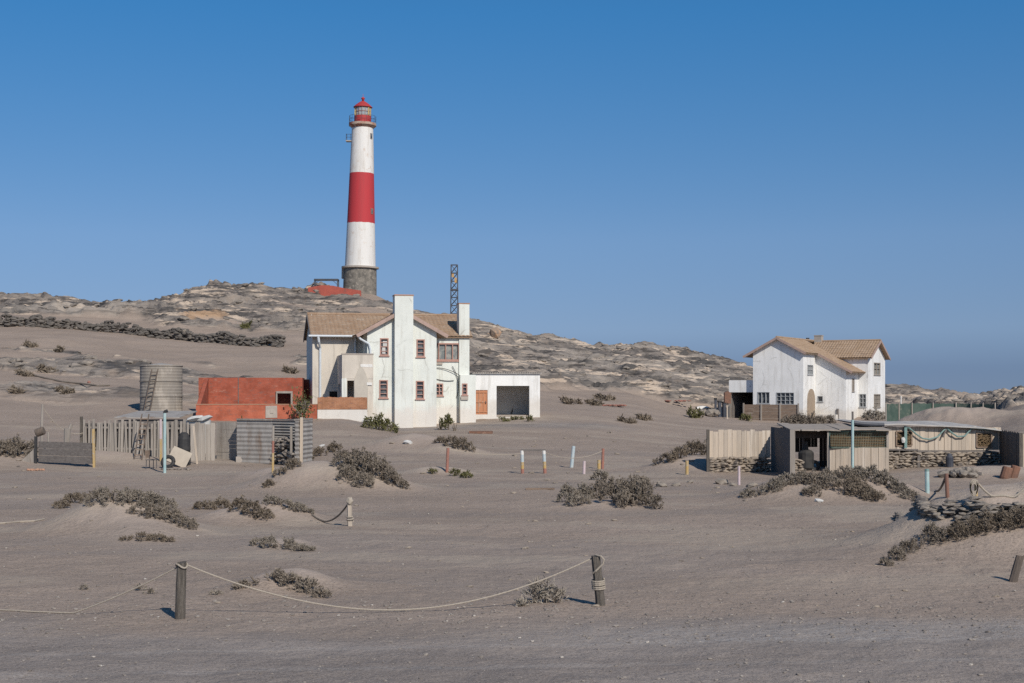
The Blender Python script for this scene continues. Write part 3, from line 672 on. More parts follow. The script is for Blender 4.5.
def hill_extras():
    D = 199.0
    # low red wall below the tower and the dark steel frame standing behind it
    pts = [(308, 288.6), (322, 286.2), (333, 286.8), (345, 289.4), (361, 291.6)]; D = 196.0
    m = MB(); base = W(335, 292, D)
    for (a, b) in zip(pts, pts[1:]):
        pa, pb = W(a[0], a[1], D), W(b[0], b[1], D)
        for k in range(4):
            p = pa.lerp(pb, k / 4); q = pa.lerp(pb, (k + 1) / 4)
            m.add([p + Vector((0, 0, -1.6)) - base, q + Vector((0, 0, -1.6)) - base, q - base + Vector((0, 0, .15)), p - base + Vector((0, 0, .15)),
                   p + Vector((0, .35, -1.6)) - base, q + Vector((0, .35, -1.6)) - base, q - base + Vector((0, .35, .15)), p - base + Vector((0, .35, .15))],
                  [(0,1,2,3),(7,6,5,4),(3,2,6,7),(0,3,7,4),(1,5,6,2)])
    tag(m.build('boundary_wall', 'redwall', loc=base), 'low red painted wall at the foot of the lighthouse', 'wall')
    p0 = W(326, 290, 201)
    t = thing('steel_frame', 'dark open steel frame standing behind the red wall beside the lighthouse', 'frame', p0)
    w = 23 * .1413 / 2; hgt = 10.5 * .1413
    for sx in (-1, 1):
        for sy in (0, 1.4): MB().bar((sx * w, sy, -1.5), (sx * w, sy, hgt), .13).build('leg', 'steel', t)
    m = MB(); m.bar((-w - .06, 0, hgt), (w + .06, 0, hgt), .2); m.bar((-w, 1.4, hgt), (w, 1.4, hgt), .2)
    for sx in (-1, 1): m.bar((sx * w, 0, hgt), (sx * w, 1.4, hgt), .16)
    m.build('top_rail', 'steel', t)
    m = MB(); m.bar((-w, 0, hgt - .75), (-w + .8, 0, hgt), .07); m.build('brace', 'steel', t); m = MB(); m.bar((w, 0, hgt - .75), (w - .8, 0, hgt), .07); m.build('brace', 'steel', t)
    # lattice mast behind the white house
    D = 150.0; p = hp(454.3, D); top = Zv(D, 265) - p.z; r = .42
    t = thing('lattice_mast', 'dark steel lattice mast behind the white house by its right chimney', 'mast', p)
    cs = [(-r, -r), (r, -r), (r, r), (-r, r)]
    for (a, b) in cs: MB().bar((a, b, -.5), (a * .8, b * .8, top), .085).build('upright', 'steel', t)
    m = MB(); n = int(top / .85)
    for k in range(n):
        z = top * k / n; z2 = top * (k + 1) / n; f1 = 1 - .2 * k / n; f2 = 1 - .2 * (k + 1) / n
        for i in range(4):
            a, b = cs[i], cs[(i + 1) % 4]
            m.bar((a[0]*f1, a[1]*f1, z), (b[0]*f2, b[1]*f2, z2), .05); m.bar((b[0]*f1, b[1]*f1, z), (a[0]*f2, a[1]*f2, z2), .05)
            m.bar((a[0]*f2, a[1]*f2, z2), (b[0]*f2, b[1]*f2, z2), .06)
    m.build('lattice', 'steel', t)
    for (va, vb, x0, x1) in ((274, 277.5, -.25, -.02), (278, 283, .04, .27)):
        MB().box(x0, x1, -.42, -.30, Zv(D, vb) - p.z, Zv(D, va) - p.z).build('antenna_panel', 'mast_orange', t)
    MB().box(-.42, .42, -.42, .42, Zv(D, 290.6) - p.z, Zv(D, 289.6) - p.z).build('platform', 'steel', t)
    # block of rock with a hut-like orange face on the skyline
    p = gp(495, 337, 150); m = MB(); rg = random.Random(5)
    m.stone((0, 0, .4), .75, .7, .8, rg); m.stone((-.8, .3, .1), .6, .5, .4, rg)
    tag(m.build('boulder', pmat('ochre_rock', (.30, .22, .16), (.20, .165, .135), .8, bmp=.8, c3=(.40, .26, .17), p3=(.48, .6), bd=.1), loc=p), 'square ochre boulder perched on the ridge right of the white house', 'boulder')
hill_extras()

# ------------------------------------------------------------------ windows shared by both houses
def window(parent, p, q, z0, z1, fm='frame', gm='glass', rows=4, cols=1, fw=.075, inset=.13, name='window', label=None):
    "frame and pane set in an opening; p->q runs along the outer wall face with the outside on the right"
    p = Vector((p[0], p[1], 0)); q = Vector((q[0], q[1], 0)); L = (q - p).length; d = (q - p) / L; n = Vector((-d.y, d.x, 0))
    mtx = Matrix(((d.x, n.x, 0, p.x), (d.y, n.y, 0, p.y), (0, 0, 1, 0), (0, 0, 0, 1)))
    m = MB(mtx); y0, y1 = -.035, inset + .05
    m.box(0, L, y0, y1, z0, z0 + fw); m.box(0, L, y0, y1, z1 - fw, z1)
    m.box(0, fw, y0, y1, z0 + fw, z1 - fw); m.box(L - fw, L, y0, y1, z0 + fw, z1 - fw)
    for r in range(1, rows):
        z = z0 + (z1 - z0) * r / rows; m.box(fw, L - fw, y0 + .04, y1 - .01, z - .022, z + .022)
    for c in range(1, cols):
        x = L * c / cols; m.box(x - .03, x + .03, y0 + .025, y1 - .005, z0 + fw, z1 - fw)
    f = m.build(name, fm, parent, label=label)
    m = MB(mtx); m.box(fw * .5, L - fw * .5, inset, inset + .03, z0 + fw * .5, z1 - fw * .5); m.build('pane', gm, f)
    m = MB(mtx); m.box(-.06, L + .06, -.09, .02, z0 - .07, z0 - .004); m.build('sill', fm, f)
    return f

# ------------------------------------------------------------------ white gabled house, left
def left_house():
    x, y = at(367.2, 94.5); ang = math.radians(12)
    t = thing('gabled_house', 'white two storey house with broad chimney up its gable, brown tiled roof, below the lighthouse', 'house', (x, y, .95), ang)
    zb = -1.2; we = 6.72; ww = 4.66
    # wing
    wins = [(.85, 1.43, 4.98, 6.14), (.80, 1.38, 2.15, 3.35), (3.30, 3.86, 4.9, 6.08), (3.26, 3.82, 2.08, 3.30)]
    m = MB(); m.wall((0, 0), (ww, 0), zb, we, .25, wins)
    m.prism([(0, we), (ww, we), (ww / 2, we + ww / 2 * .553)], 0, .25)
    m.wall((0, 3.0), (0, 0.25), zb, we, .25); m.wall((ww, .25), (ww, 2.8), zb, we, .25)
    m.build('gable_wall', 'white', t)
    for i, wv in enumerate(wins):
        window(t, (wv[0], 0), (wv[1], 0), wv[2], wv[3], label='pink window with torn white curtain' if i == 0 else None)
    m = MB(); m.box(1.0, 1.22, .04, .055, 5.1, 5.55); m.box(1.05, 1.33, .04, .055, 5.6, 5.95); m.build('curtain', 'plastic_white', t)
    # chimney up the gable
    m = MB(); m.box(1.78, 3.02, -.52, .6, zb, 8.96, .008); ch = m.build('chimney', 'white', t)
    m = MB(); m.box(1.75, 3.05, -.55, .63, 8.96, 9.03, .01); m.build('chimney_cap', 'cap', ch)
    # wing roof
    ax = ww / 2; sl = .553; az = we + ax * sl + .0; ov = .72
    m = MB()
    m.tiles((-ov, -.32, az - sl * (ax + ov)), (-ov, 5.6, az - sl * (ax + ov)), (ax, -.32, az), (ax, 5.6, az))
    m.tiles((ww + ov, -.32, az - sl * (ax + ov)), (ww + ov, 5.6, az - sl * (ax + ov)), (ax, -.32, az), (ax, 5.6, az))
    m.tube([(ax, -.33, az + .05), (ax, 5.6, az + .05)], .1, 8)
    m.build('wing_roof', 'roof', t)
    m = MB()
    for sg in (-1, 1): m.bar((ax + sg * (ax + ov), -.36, az - sl * (ax + ov) - .06), (ax, -.36, az - .06), .06, .24)
    m.build('barge_board', 'barge', t)
    # main body
    xl, xr = -3.40, 7.36; be = 6.45
    m = MB(); m.wall((xl, 3.0), (-.002, 3.0), zb, be, .25, [(1.15, 1.95, .4, 2.6)]); m.build('stucco_wall', 'stucco', t)
    m = MB(); m.box(xl + 1.18, xl + 1.92, 3.10, 3.16, .4, 2.58); m.build('door', 'dark', t)  # near-black sheet, the doorway's inner shade as colour
    m = MB()
    m.wall((xl, 9), (xl, 3.25), zb, be, .25); m.prism([(3.0, be), (9, be), (6, 8.02)], xl, xl + .25, 'x')
    m.wall((xr, 3.05), (xr, 9), zb, be, .25); m.prism([(3.0, be), (9, be), (6, 8.02)], xr - .25, xr, 'x')
    m.wall((xr - .25, 9), (xl + .25, 9), zb, be, .25)
    rw = [(.10, .90, 2.3, 3.15)]
    m.wall((ww + .002, 2.8), (xr, 2.8), zb, be, .25, rw + [(.12, 2.05, 4.72, 5.95)])
    m.build('body_wall', 'white', t)
    window(t, (ww + .1, 2.8), (ww + .9, 2.8), 2.3, 3.15, rows=3, cols=3)
    window(t, (ww + .12, 2.8), (ww + 2.05, 2.8), 4.72, 5.95, gm='glass_pale', rows=1, cols=4, fw=.1, label='wide four light window with pink frame')
    sl2 = .462; rz = 7.99; ry = 6.0
    m = MB()
    m.tiles((xl - .14, 2.5, rz - sl2 * 3.5), (xr + .22, 2.5, rz - sl2 * 3.5), (xl - .14, ry, rz), (xr + .22, ry, rz))
    m.tiles((xl - .14, 9.5, rz - sl2 * 3.5), (xr + .22, 9.5, rz - sl2 * 3.5), (xl - .14, ry, rz), (xr + .22, ry, rz))
    m.tube([(xl - .15, ry, rz + .05), (xr + .23, ry, rz + .05)], .11, 8)
    m.build('main_roof', 'roof', t)
    m = MB(); m.bar((xl - .18, 2.5, rz - 3.5 * sl2 - .1), (xl - .18, ry, rz - .1), .05, .24); m.bar((xl - .18, 9.5, rz - 3.5 * sl2 - .1), (xl - .18, ry, rz - .1), .05, .24)
    m.build('barge_board', 'wood_dark', t)
    m = MB(); m.tube([(xl - .3, 2.44, rz - sl2 * 3.5 - .02), (-.75, 2.44, rz - sl2 * 3.5 - .02)], .075, 7); m.build('gutter', 'gutter', t);
    zg = rz - sl2 * 3.5 - .05
    m = MB(); m.tube([(xl + .35, 2.44, zg), (xl + .4, 2.5, zg - .35), (xl + .52, 2.9, zg - .8), (xl + .52, 2.9, .2)], .085, 7); m.build('downpipe', 'gutter', t)
    m = MB(); m.tube([(-ov + .02, -.2, 6.32), (-.45, -.2, 6.05), (.1, -.12, 5.75), (.2, -.12, 5.4), (.2, -.12, .3)], .075, 7); m.build('downpipe', 'gutter', t)
    m = MB(); m.tube([(-.5, 2.9, 6.3), (-.5, 2.9, 4.0)], .07, 7); m.build('downpipe', 'gutter', t)
    # right chimney rising as a pilaster
    m = MB(); m.box(6.66, xr + .03, 2.68, 3.6, 3.6, 8.66, .006); c2 = m.build('chimney', 'white', t)
    m = MB(); m.box(6.63, xr + .06, 2.65, 3.63, 8.66, 8.73, .01); m.build('chimney_cap', 'cap', c2)
    # low projecting block right
    m = MB(); m.wall((6.66, 2.2), (7.75, 2.2), zb, 3.72, .2, [(.12, .5, 2.35, 3.15)]); m.wall((7.75, 2.4), (7.75, 4.0), zb, 3.72, .2)
    m.wall((6.66, 2.79), (6.66, 2.4), zb, 3.72, .2); m.box(6.68, 7.73, 2.22, 3.9, 3.66, 3.74); m.build('porch_block', 'white', t)
    window(t, (6.78, 2.2), (7.16, 2.2), 2.35, 3.15, rows=3)
    # cables sagging across the right wall
    m = MB()
    for (a, b, sag) in (((4.75, 2.74, 4.2), (7.0, 2.62, 3.5), -.25), ((4.7, 2.74, 3.6), (6.3, 2.74, 3.35), .12), ((6.2, 2.7, 4.35), (6.5, 2.7, 2.2), 0)):
        a, b = Vector(a), Vector(b)
        m.tube([a.lerp(b, k / 10) - Vector((0, 0, sag * 4 * (k / 10) * (1 - k / 10))) + Vector((.25 * math.sin(math.pi * k / 10) if sag == 0 else 0, 0, 0)) for k in range(11)], .022, 5)
    m.build('cable', 'black', t)
    m = MB(); m.box(4.75, 5.5, 2.70, 2.78, 4.45, 4.60, .01); m.build('ledge', 'concrete', t); m = MB(); m.box(6.7, 7.2, 2.1, 2.19, 2.02, 2.26, .01); m.build('ledge', 'concrete', t)
    # balcony over the porch in the recess
    bx0, bx1, by = -1.72, .34, -.62
    m = MB()
    m.wall((bx0, by), (bx1, by), 3.42, 5.02, .16); m.wall((bx0, 2.99), (bx0, by + .16), 3.42, 5.02, .16)
    m.box(bx0 + .16, -.01, by + .16, 2.98, 3.44, 3.62)
    m.wall((bx1, by + .16), (bx1, -.01), 3.42, 5.02, .16)
    bal = m.build('balcony', 'stucco', t)
    m = MB(); m.box(bx0 - .03, bx1 + .03, by - .03, by + .2, 5.02, 5.09, .01); m.build('coping', 'concrete', bal)
    # porch front below with doorway and blind arch
    m = MB(); m.wall((bx0, by + .02), (bx1, by + .02), zb, 3.42, .16, [(.34, .78, 1.0, 3.30)]); m.wall((bx0, 2.99), (bx0, by + .18), zb, 3.42, .16, [(.6, 2.3, 1.0, 3.1)])
    pr = m.build('porch_wall', 'stucco', t)
    arc = [(-.92, 1.3)] + [(-.92 + .9 * k / 10 * 1.0, 3.35 + .95 * math.sin(math.pi * k / 10) * .9) for k in range(11)] + [(-.02, 1.3)]
    m = MB(); m.prism(arc, by - .035, by - .003); m.build('arch_panel', pmat('paler_plaster', (.50, .46, .39), (.44, .40, .34), 1.5, bmp=.2), pr)
    m = MB(); m.box(bx0 - .02, bx0 + .30, by - .03, by + .16, zb, 3.44); m.build('pillar', 'white', pr)
    m = MB(); m.box(-.1, .25, by - .06, by - .02, 3.0, 3.18); m.build('wall_lamp', 'whitepaint', pr); m = MB(); m.box(-.5, .28, by - .012, by - .003, 4.2, 4.38, .02); m.build('plaster_scar', 'whitepaint', bal)
left_house()

# garden wall before the porch: orange brick over a white painted foot
def garden_wall():
    a = hp(317.5, 92.6); b = hp(367, 93.0); rot = math.atan2(b.y - a.y, b.x - a.x); L = (b - a).length
    z0 = Zv(92.6, 419); 
    t = thing('garden_wall', 'orange brick wall with white painted foot before the porch of the white house', 'wall', (a.x, a.y, z0), rot)
    MB().box(0, L, 0, .25, -.8, .62, .004).build('painted_foot', 'white2', t)
    m = MB(); n = 26
    top = [(L * k / n, 1.42 + RNG.uniform(-.03, .03)) for k in range(n + 1)]
    m.prism([(0, .62), (L, .62)] + top[::-1], -.02, .27); m.build('brick_course', 'brick_orange', t)
garden_wall()

# garage joined to the house
def garage():
    x, y = at(473.5, 101.5); z0 = Zv(101.5, 414.5)
    t = thing('garage', 'low white flat roofed garage with a wide dark opening right of the white house', 'garage', (x, y, z0), math.radians(9))
    L = 4.82; hgt = 2.9
    m = MB(); m.wall((0, 0), (L, 0), -1.5, hgt, .25, [(.05, 1.02, 0, 1.75), (1.66, 4.05, -.2, 2.05)])
    m.wall((L, .25), (L, 6), -1.5, hgt, .25); m.wall((0, 6), (0, .25), -1.5, hgt, .25); m.wall((L - .25, 6), (.25, 6), -1.5, hgt, .25)
    m.build('wall', 'white2', t)
    MB().box(.25, L - .25, .25, 5.8, -.25, -.05).build('floor', 'sandroof', t)
    MB().box(.26, L - .26, 3.0, 3.1, -.2, hgt - .05).build('inner_wall', 'white2', t)  # added partition, set forward and pale to bounce more light inside
    m = MB(); nn = 60
    for k in range(nn):
        x0 = -.1 + (L + .2) * k / nn; x1 = -.1 + (L + .2) * (k + 1) / nn; z1 = hgt + (.10 if k % 2 else .055)
        m.box(x0, x1, -.14, 6.15, hgt + .004, z1)
    m.build('roof', 'galv', t)
    d = MB(); d.box(.06, 1.01, .05, .10, 0, 1.74)
    for xx in (.06, .38, .70, .93): d.box(xx, xx + .07, .02, .05, 0, 1.74)
    for zz in (.15, .85, 1.55): d.box(.06, 1.01, .0, .02, zz, zz + .09)
    dd = d.build('door', 'door_orange', t); MB().box(.86, .92, -.04, 0, .8, .95).build('handle', 'steel', dd)
    m = MB(); m.bar((3.2, 3.0, 0), (3.7, 3.2, 1.5), .1); m.build('leaning_board', 'wood_dark', t)
garage()

# red brick ruin
def brick_ruin():
    D = 92.0; s = D / F; x, y = at(196, D); z0 = Zv(D, 421)
    t = thing('brick_outbuilding', 'roofless red brick outbuilding with stepped walls beside the water tank', 'outbuilding', (x, y, z0), math.radians(5))
    L = 8.25
    m = MB(); m.wall((0, 0), (L, 0), -.8, 1.05, .25, []); m.build('front_wall', 'brick_front', t)
    MB().box(-.03, L + .03, -.03, .28, 1.05, 1.10, .01).build('coping', 'cap', t)  # added strip, its paler colour paints the sunlit top edge
    m = MB(); m.wall((-.42, 4.5), (6.55, 4.5), -.5, 2.86, .25, [(5.29, 6.2, .9, 1.80)]); m.wall((7.9, 7.2), (7.9, 4.5), -.5, 2.86, .25)
    m.wall((6.55, 7.2), (7.9, 7.2), -.5, 2.78, .25); m.wall((6.55, 4.75), (6.55, 7.2), -.5, 2.86, .25)
    m.build('back_wall', 'brick', t)
    MB().box(4.6, 5.9, 6.0, 6.2, -.4, 2.3).build('inner_wall', 'brick', t)
    poly = [(.25, -.6), (4.49, -.6), (4.49, 2.84), (.25, 1.04)]
    MB().prism(poly, .0, .25, 'x').build('side_wall', 'brick', t)
    m = MB()
    fx = -.42 + 5.29
    m.box(fx - .1, fx + .0, 4.40, 4.62, .85, 1.92); m.box(fx + .91, fx + 1.03, 4.40, 4.62, .85, 1.92); m.box(fx - .1, fx + 1.03, 4.39, 4.63, 1.80, 1.94)
    m.build('opening_frame', 'wood', t)
    MB().box(2.22, 2.27, 4.47, 4.495, .9, 2.85).build('wall_joint', 'wood_dark', t)
    m = MB(); m.box(4.45, 5.2, -.04, -.003, .20, .98, .02); m.box(4.75, 4.95, -.07, -.04, .5, .7); m.build('cement_patch', 'concrete', t)
brick_ruin()

def tank():
    D = 94.0; s = D / F; x, y = at(161.3, D + 1.4); z0 = Zv(D, 411.5)
    t = thing('water_tank', 'round tan corrugated water tank standing on the slope', 'tank', (x, y, z0))
    r = 21.0 * s; h = 46 * s; prof = []
    n = 60
    for k in range(n + 1): prof.append((r + .009 * math.sin(k * math.pi * 2 / 4.0) - (.12 if k > n - 1 else 0), h * k / n))
    MB().lathe([(r, -.8)] + prof, 48).build('tank_body', 'tank', t, smooth=False)
    m = MB(); m.tube([(r * math.cos(2*math.pi*k/48), r * math.sin(2*math.pi*k/48), h) for k in range(49)], .05, 6, False)
    for zz in (.33, .66): m.tube([((r + .03) * math.cos(2*math.pi*k/48), (r + .03) * math.sin(2*math.pi*k/48), h * zz) for k in range(49)], .035, 6, False)
    m.build('hoop', 'tank', t)
    MB().lathe([(r - .05, h - .06), (r * .5, h + .1), (.02, h + .2)], 32, cap=False).build('lid', 'galv', t)
    # ladder leaning on it
    a0, a1 = W(146.5, 410, D - .55), W(155, 369, D - .15); d = (a1 - a0).normalized()
    lp = a0.copy(); t = thing('ladder', 'dark wooden ladder leaning against the water tank', 'ladder', lp)
    for k in (-.2, .2): MB().bar((k, 0, -.3), (a1.x - a0.x + k, a1.y - a0.y, a1.z - a0.z), .055).build('rail', 'wood_deep_brown', t)
    for k in range(1, 11):
        c = (a1 - a0) * k / 11; MB().bar((c.x - .2, c.y, c.z), (c.x + .2, c.y, c.z), .045).build('rung', 'wood_deep_brown', t)
tank()

# ------------------------------------------------------------------ yard on the left: pickets, sheds, iron sheets
def picket_fence():
    D = 67.5; a = hp(82.5, 69.0); b = hp(190, 66.5)
    t = thing('picket_fence', 'long grey fence of uneven upright slats below the water tank', 'fence', a)
    n = 39; m = MB(); rg = random.Random(3)
    for k in range(n):
        p = a.lerp(b, (k + .5) / n) - a; g = gz(p.x + a.x, p.y + a.y) - a.z
        topz = Zv(D, 420.5 + rg.uniform(-1.6, 3.2) + (rg.uniform(3, 9) if rg.random() < .08 else 0)) - a.z; w = rg.uniform(.085, .135); lean = rg.uniform(-.09, .09)
        m.bar((p.x, p.y, min(g, 0) - .25), (p.x + lean, p.y + rg.uniform(-.04, .04), topz), w, .035, up=(0, 1, 0))
    m.build('slats', 'wood', t)
    m = MB(); zt = Zv(D, 428) - a.z; d = b - a
    m.bar((0, .05, zt), (d.x, d.y + .05, zt), .05, .09); m.bar((0, .05, zt - 1.0), (d.x, d.y + .05, zt - 1.0), .05, .09)
    m.build('rail', 'wood', t)
    bk = MB(); bk.add([(0, .16, -.3), (d.x, d.y + .16, -.3), (d.x, d.y + .16, zt + .2), (0, .16, zt + .2), (0, .19, -.3), (d.x, d.y + .19, -.3), (d.x, d.y + .19, zt + .2), (0, .19, zt + .2)],
           [(0,1,2,3),(7,6,5,4),(3,2,6,7)])
    bk.build('backing_sheet', 'wood_dark', t)
    MB().bar((-.05, 0, -.3), (-.05, 0, Zv(D, 417) - a.z), .12).build('post', 'post_grey', t)
picket_fence()

def corr_sheet(m, p, q, z0, z1, amp=.03, per=.09, horiz=True, th=.012):
    "corrugated sheet standing between p and q"
    p = Vector(p); q = Vector(q); d = (q - p).normalized(); n = Vector((d.y, -d.x, 0))
    N = int((z1 - z0) / per * 4) if horiz else int((q - p).length / per * 4)
    vs = []; fs = []
    for i in range(N + 1):
        o = n * amp * math.sin(i * math.pi / 2)
        if horiz:
            z = z0 + (z1 - z0) * i / N; A = Vector((p.x, p.y, z)) + o; B = Vector((q.x, q.y, z)) + o
        else:
            c = p.lerp(q, i / N); A = Vector((c.x, c.y, z0)) + o; B = Vector((c.x, c.y, z1)) + o
        vs += [A, B, A - n * th, B - n * th]
    for i in range(N):
        k = 4 * i; fs += [(k, k+1, k+5, k+4), (k+2, k+6, k+7, k+3)]
    m.add(vs, fs)

def yard_left():
    # low shed behind the picket fence: its sloping sheet roof shows above
    p = hp(152, 73.0); t = thing('lean_to_shed', 'low shed with a grey sheet roof showing above the picket fence', 'shed', p)
    s = 73 / F; z = Zv(72, 418) - p.z; z2 = Zv(75, 411.8) - p.z; w = 32 * s
    m = MB(); m.add([(-w, -1, z), (w, -1, z), (w + .2, 2.2, z2), (-w + .4, 2.2, z2), (-w, -1, z + .05), (w, -1, z + .05), (w + .2, 2.2, z2 + .05), (-w + .4, 2.2, z2 + .05)],
        [(0,3,2,1),(4,5,6,7),(0,1,5,4),(1,2,6,5),(2,3,7,6),(3,0,4,7)])
    m.build('roof', 'galv', t)
    MB().box(-w + .1, w - .1, -.8, 2.0, -.5, z - .12).build('wall', 'wood_dark', t)
    # board panels
    rg = random.Random(9)
    def board_panel(u0, u1, D0, D1, vt, name, label, mat, horiz=False, n=6, lean=0.0):
        a, b = hp(u0, D0), hp(u1, D1); d = b - a; zt = Zv((D0 + D1) / 2, vt) - a.z
        m = MB()
        for k in range(n):
            if horiz:
                z0 = -.2 + (zt + .2) * k / n; z1 = -.2 + (zt + .2) * (k + .94) / n; o = rg.uniform(-.02, .02)
                m.add([(0, o, z0), (d.x, d.y + o, z0 + rg.uniform(-.02, .02)), (d.x, d.y + o + lean * z1, z1), (0, o + lean * z1, z1), (0, o + .04, z0), (d.x, d.y + o + .04, z0), (d.x, d.y + o + .04 + lean * z1, z1), (0, o + .04 + lean * z1, z1)],
                      [(0,1,2,3),(7,6,5,4),(3,2,6,7),(1,0,4,5),(0,3,7,4),(1,5,6,2)])
            else:
                f0, f1 = k / n, (k + .95) / n; o = rg.uniform(-.025, .025); zz = zt + rg.uniform(-.07, .05)
                A, B = d * f0, d * f1
                m.add([(A.x, A.y + o, -.3), (B.x, B.y + o, -.3), (B.x, B.y + o + lean, zz), (A.x, A.y + o + lean, zz), (A.x, A.y + o + .035, -.3), (B.x, B.y + o + .035, -.3), (B.x, B.y + o + .035 + lean, zz), (A.x, A.y + o + .035 + lean, zz)],
                      [(0,1,2,3),(7,6,5,4),(3,2,6,7),(1,0,4,5),(0,3,7,4),(1,5,6,2)])
        return tag(m.build(name, mat, loc=a), label, 'fence')
    board_panel(190.5, 215.5, 66.3, 66.6, 423, 'plank_fence', 'tall panel of upright boards right of the picket fence', 'wood', False, 5)
    board_panel(216.5, 236.5, 67.4, 67.0, 422, 'plank_fence', 'grey panel of level boards left of the corrugated iron pen', 'wood', True, 11)
    # corrugated iron pen
    a = hp(237, 66.0); t = thing('iron_pen', 'corrugated grey iron pen with open corner full of stones', 'pen', a)
    zt = Zv(65.5, 419.5) - a.z; b = hp(272.5, 65.0); c = hp(295, 63.6); e = hp(312.5, 66.5); g = hp(250, 69.5)
    def L(p): return Vector((p.x - a.x, p.y - a.y, 0))
    m = MB(); corr_sheet(m, L(a), L(b), -.05, zt, .013, .20); m.build('front_sheet', 'galv', t)
    m = MB(); corr_sheet(m, L(c), L(e), -.2, zt + .02, .02, .20); m.build('side_sheet', 'galv', t)
    m = MB(); corr_sheet(m, L(e), L(g), -.2, zt - .1, .03, .13); corr_sheet(m, L(g), L(a), -.2, zt - .05, .03, .13); m.build('back_sheet', 'galv', t)
    m = MB(); pa, pb = L(a), L(c); m.bar((pa.x, pa.y - .04, zt), (L(b).x, L(b).y - .04, zt), .06, .08); m.bar((L(b).x, L(b).y, zt), (pb.x, pb.y, zt + .02), .07, .07); m.bar((pb.x, pb.y, zt + .02), (L(e).x, L(e).y, zt + .02), .06, .08)
    m.build('top_rail', 'wood', t)
    MB().box(0, L(b).x, -.15, .25, -.4, .22, .03).build('footing', 'concrete', t)
    cc = L(hp(301.5, 64.4)); MB().bar((cc.x, cc.y - .07, -.3), (cc.x + .02, cc.y - .07, zt + .12), .13).build('post', 'wood_pale', t)
    cc = L(hp(291.5, 63.9)); MB().bar((cc.x, cc.y - .05, -.3), (cc.x, cc.y - .05, zt * .85), .10).build('post', 'wood', t)
    m = MB(); rg2 = random.Random(12)
    for k in range(90):
        f = rg2.random(); pc = L(b).lerp(L(c), f); zz = rg2.random() ** .8 * 1.25
        m.stone((pc.x, pc.y + rg2.uniform(0, .5), zz - .1), rg2.uniform(.08, .2), rg2.uniform(.08, .18), rg2.uniform(.05, .1), rg2)
    tag(m.build('stone_stack', 'stone', loc=a), 'stack of flat stones in the open corner of the corrugated iron pen', 'stones')
    # white sack on the shed roof edge right
    p = W(197.5, 419.5, 70); m = MB(); rg2 = random.Random(2)
    m.stone((-.1, 0, .06), .42, .3, .13, rg2); m.stone((.3, .05, .05), .4, .28, .12, rg2); m.box(-.55, .6, .0, .3, -.12 - (p.z - gz(p.x, p.y)), -.03)
    tag(m.build('sack_pile', 'plastic_white', loc=p), 'white sacks piled above the board fence right of the tank', 'sacks')
    # dark board barrier at far left
    a, b = gp(38.5, 463.5), gp(93.5, 467.5); d = b - a; s = a.y / F
    t = thing('board_barrier', 'dark grey barrier of three broad level boards at the far left', 'barrier', a)
    m = MB(); hh = (467 - 446) * s
    for k in range(3):
        m.add([(0, rgo, z) for rgo, z in ((0, hh * k / 3 + .06), )] + [(d.x, d.y, hh * k / 3 + .02), (d.x, d.y, hh * (k + .95) / 3 + .02), (0, 0, hh * (k + .95) / 3 + .06),
               (0, .06, hh * k / 3 + .06), (d.x, d.y + .06, hh * k / 3 + .02), (d.x, d.y + .06, hh * (k + .95) / 3 + .02), (0, .06, hh * (k + .95) / 3 + .06)],
              [(0,1,2,3),(7,6,5,4),(3,2,6,7),(1,0,4,5),(0,3,7,4),(1,5,6,2)])
    m.build('boards', 'wood_dark', t)
    MB().bar((-.1, -.05, -.3), (-.1, -.05, 1.2), .11).build('post', 'black', t)
    MB().bar((d.x + .05, d.y - .05, -.3), (d.x + .02, d.y - .05, 1.55), .10).build('post', 'yellow', t, label='yellow painted end post')
    m = MB(); m.add([(-.9, .1, .0), (-.1, 0, 0), (-.1, 0, .75), (-.9, .14, 0.02), (-.1, .04, 0), (-.1, .04, .75)], [(0,1,2),(5,4,3),(0,2,5,3)]); m.build('brace_board', 'wood', t)
    # leaning grey post with sagging rope
    q = hp(41.5, 67); t = thing('rope_post', 'tall thin grey post with a rope behind the board barrier', 'post', q)
    hgt = Zv(67, 404) - q.z; MB().tube([(0, 0, -.3), (.02, 0, hgt * .6), (.06, 0, hgt)], [.07, .06, .05], 7).build('pole', 'wood', t)
    e = Vector((hp(83, 68.8).x, 68.8, Zv(68.8, 433))) - q
    A = Vector((.06, 0, hgt - .15)); m = MB(); m.tube([A.lerp(e, k / 12) - Vector((0, 0, .45 * 4 * (k / 12) * (1 - k / 12))) for k in range(13)], .02, 5); m.build('rope', 'rope', t)
    # brown drum and stump behind the barrier
    q = hp(48, 65.0); m = MB(Matrix.Rotation(math.radians(70), 4, 'Y')); m.lathe([(.16, -.2), (.19, -.15), (.19, .15), (.16, .2)], 14, (-1.05, 0, 0)); m.build('rusty_drum', 'wood_deep_brown', loc=q)
    o = bpy.data.objects['rusty_drum']; tag(o, 'dark brown drum held up behind the dark board barrier', 'drum')
    m = MB(); m.tube([(0.05, 0, -.4), (0, 0, .98)], .05, 6); s2 = m.build('stand', 'wood', o)
    q = hp(66.5, 65.0); m = MB(); m.tube([(0, 0, -.3), (.02, 0, .6), (.05, 0, 1.25)], [.17, .14, .16], 9); m.tube([(.0, 0, .9), (.22, .05, 1.45)], [.1, .07], 7)
    tag(m.build('stump', 'wood', loc=q), 'short forked wooden stump behind the dark board barrier', 'stump')
    m = MB(); q = gp(33.5, 470.5); rg2 = random.Random(4)
    for k in range(6): m.stone((rg2.uniform(-.35, .4), rg2.uniform(-.1, .1), .03), rg2.uniform(.05, .14), .08, .05, rg2)
    tag(m.build('brick_rubble', 'cap', loc=q), 'small orange brick rubble before the dark board barrier', 'rubble')
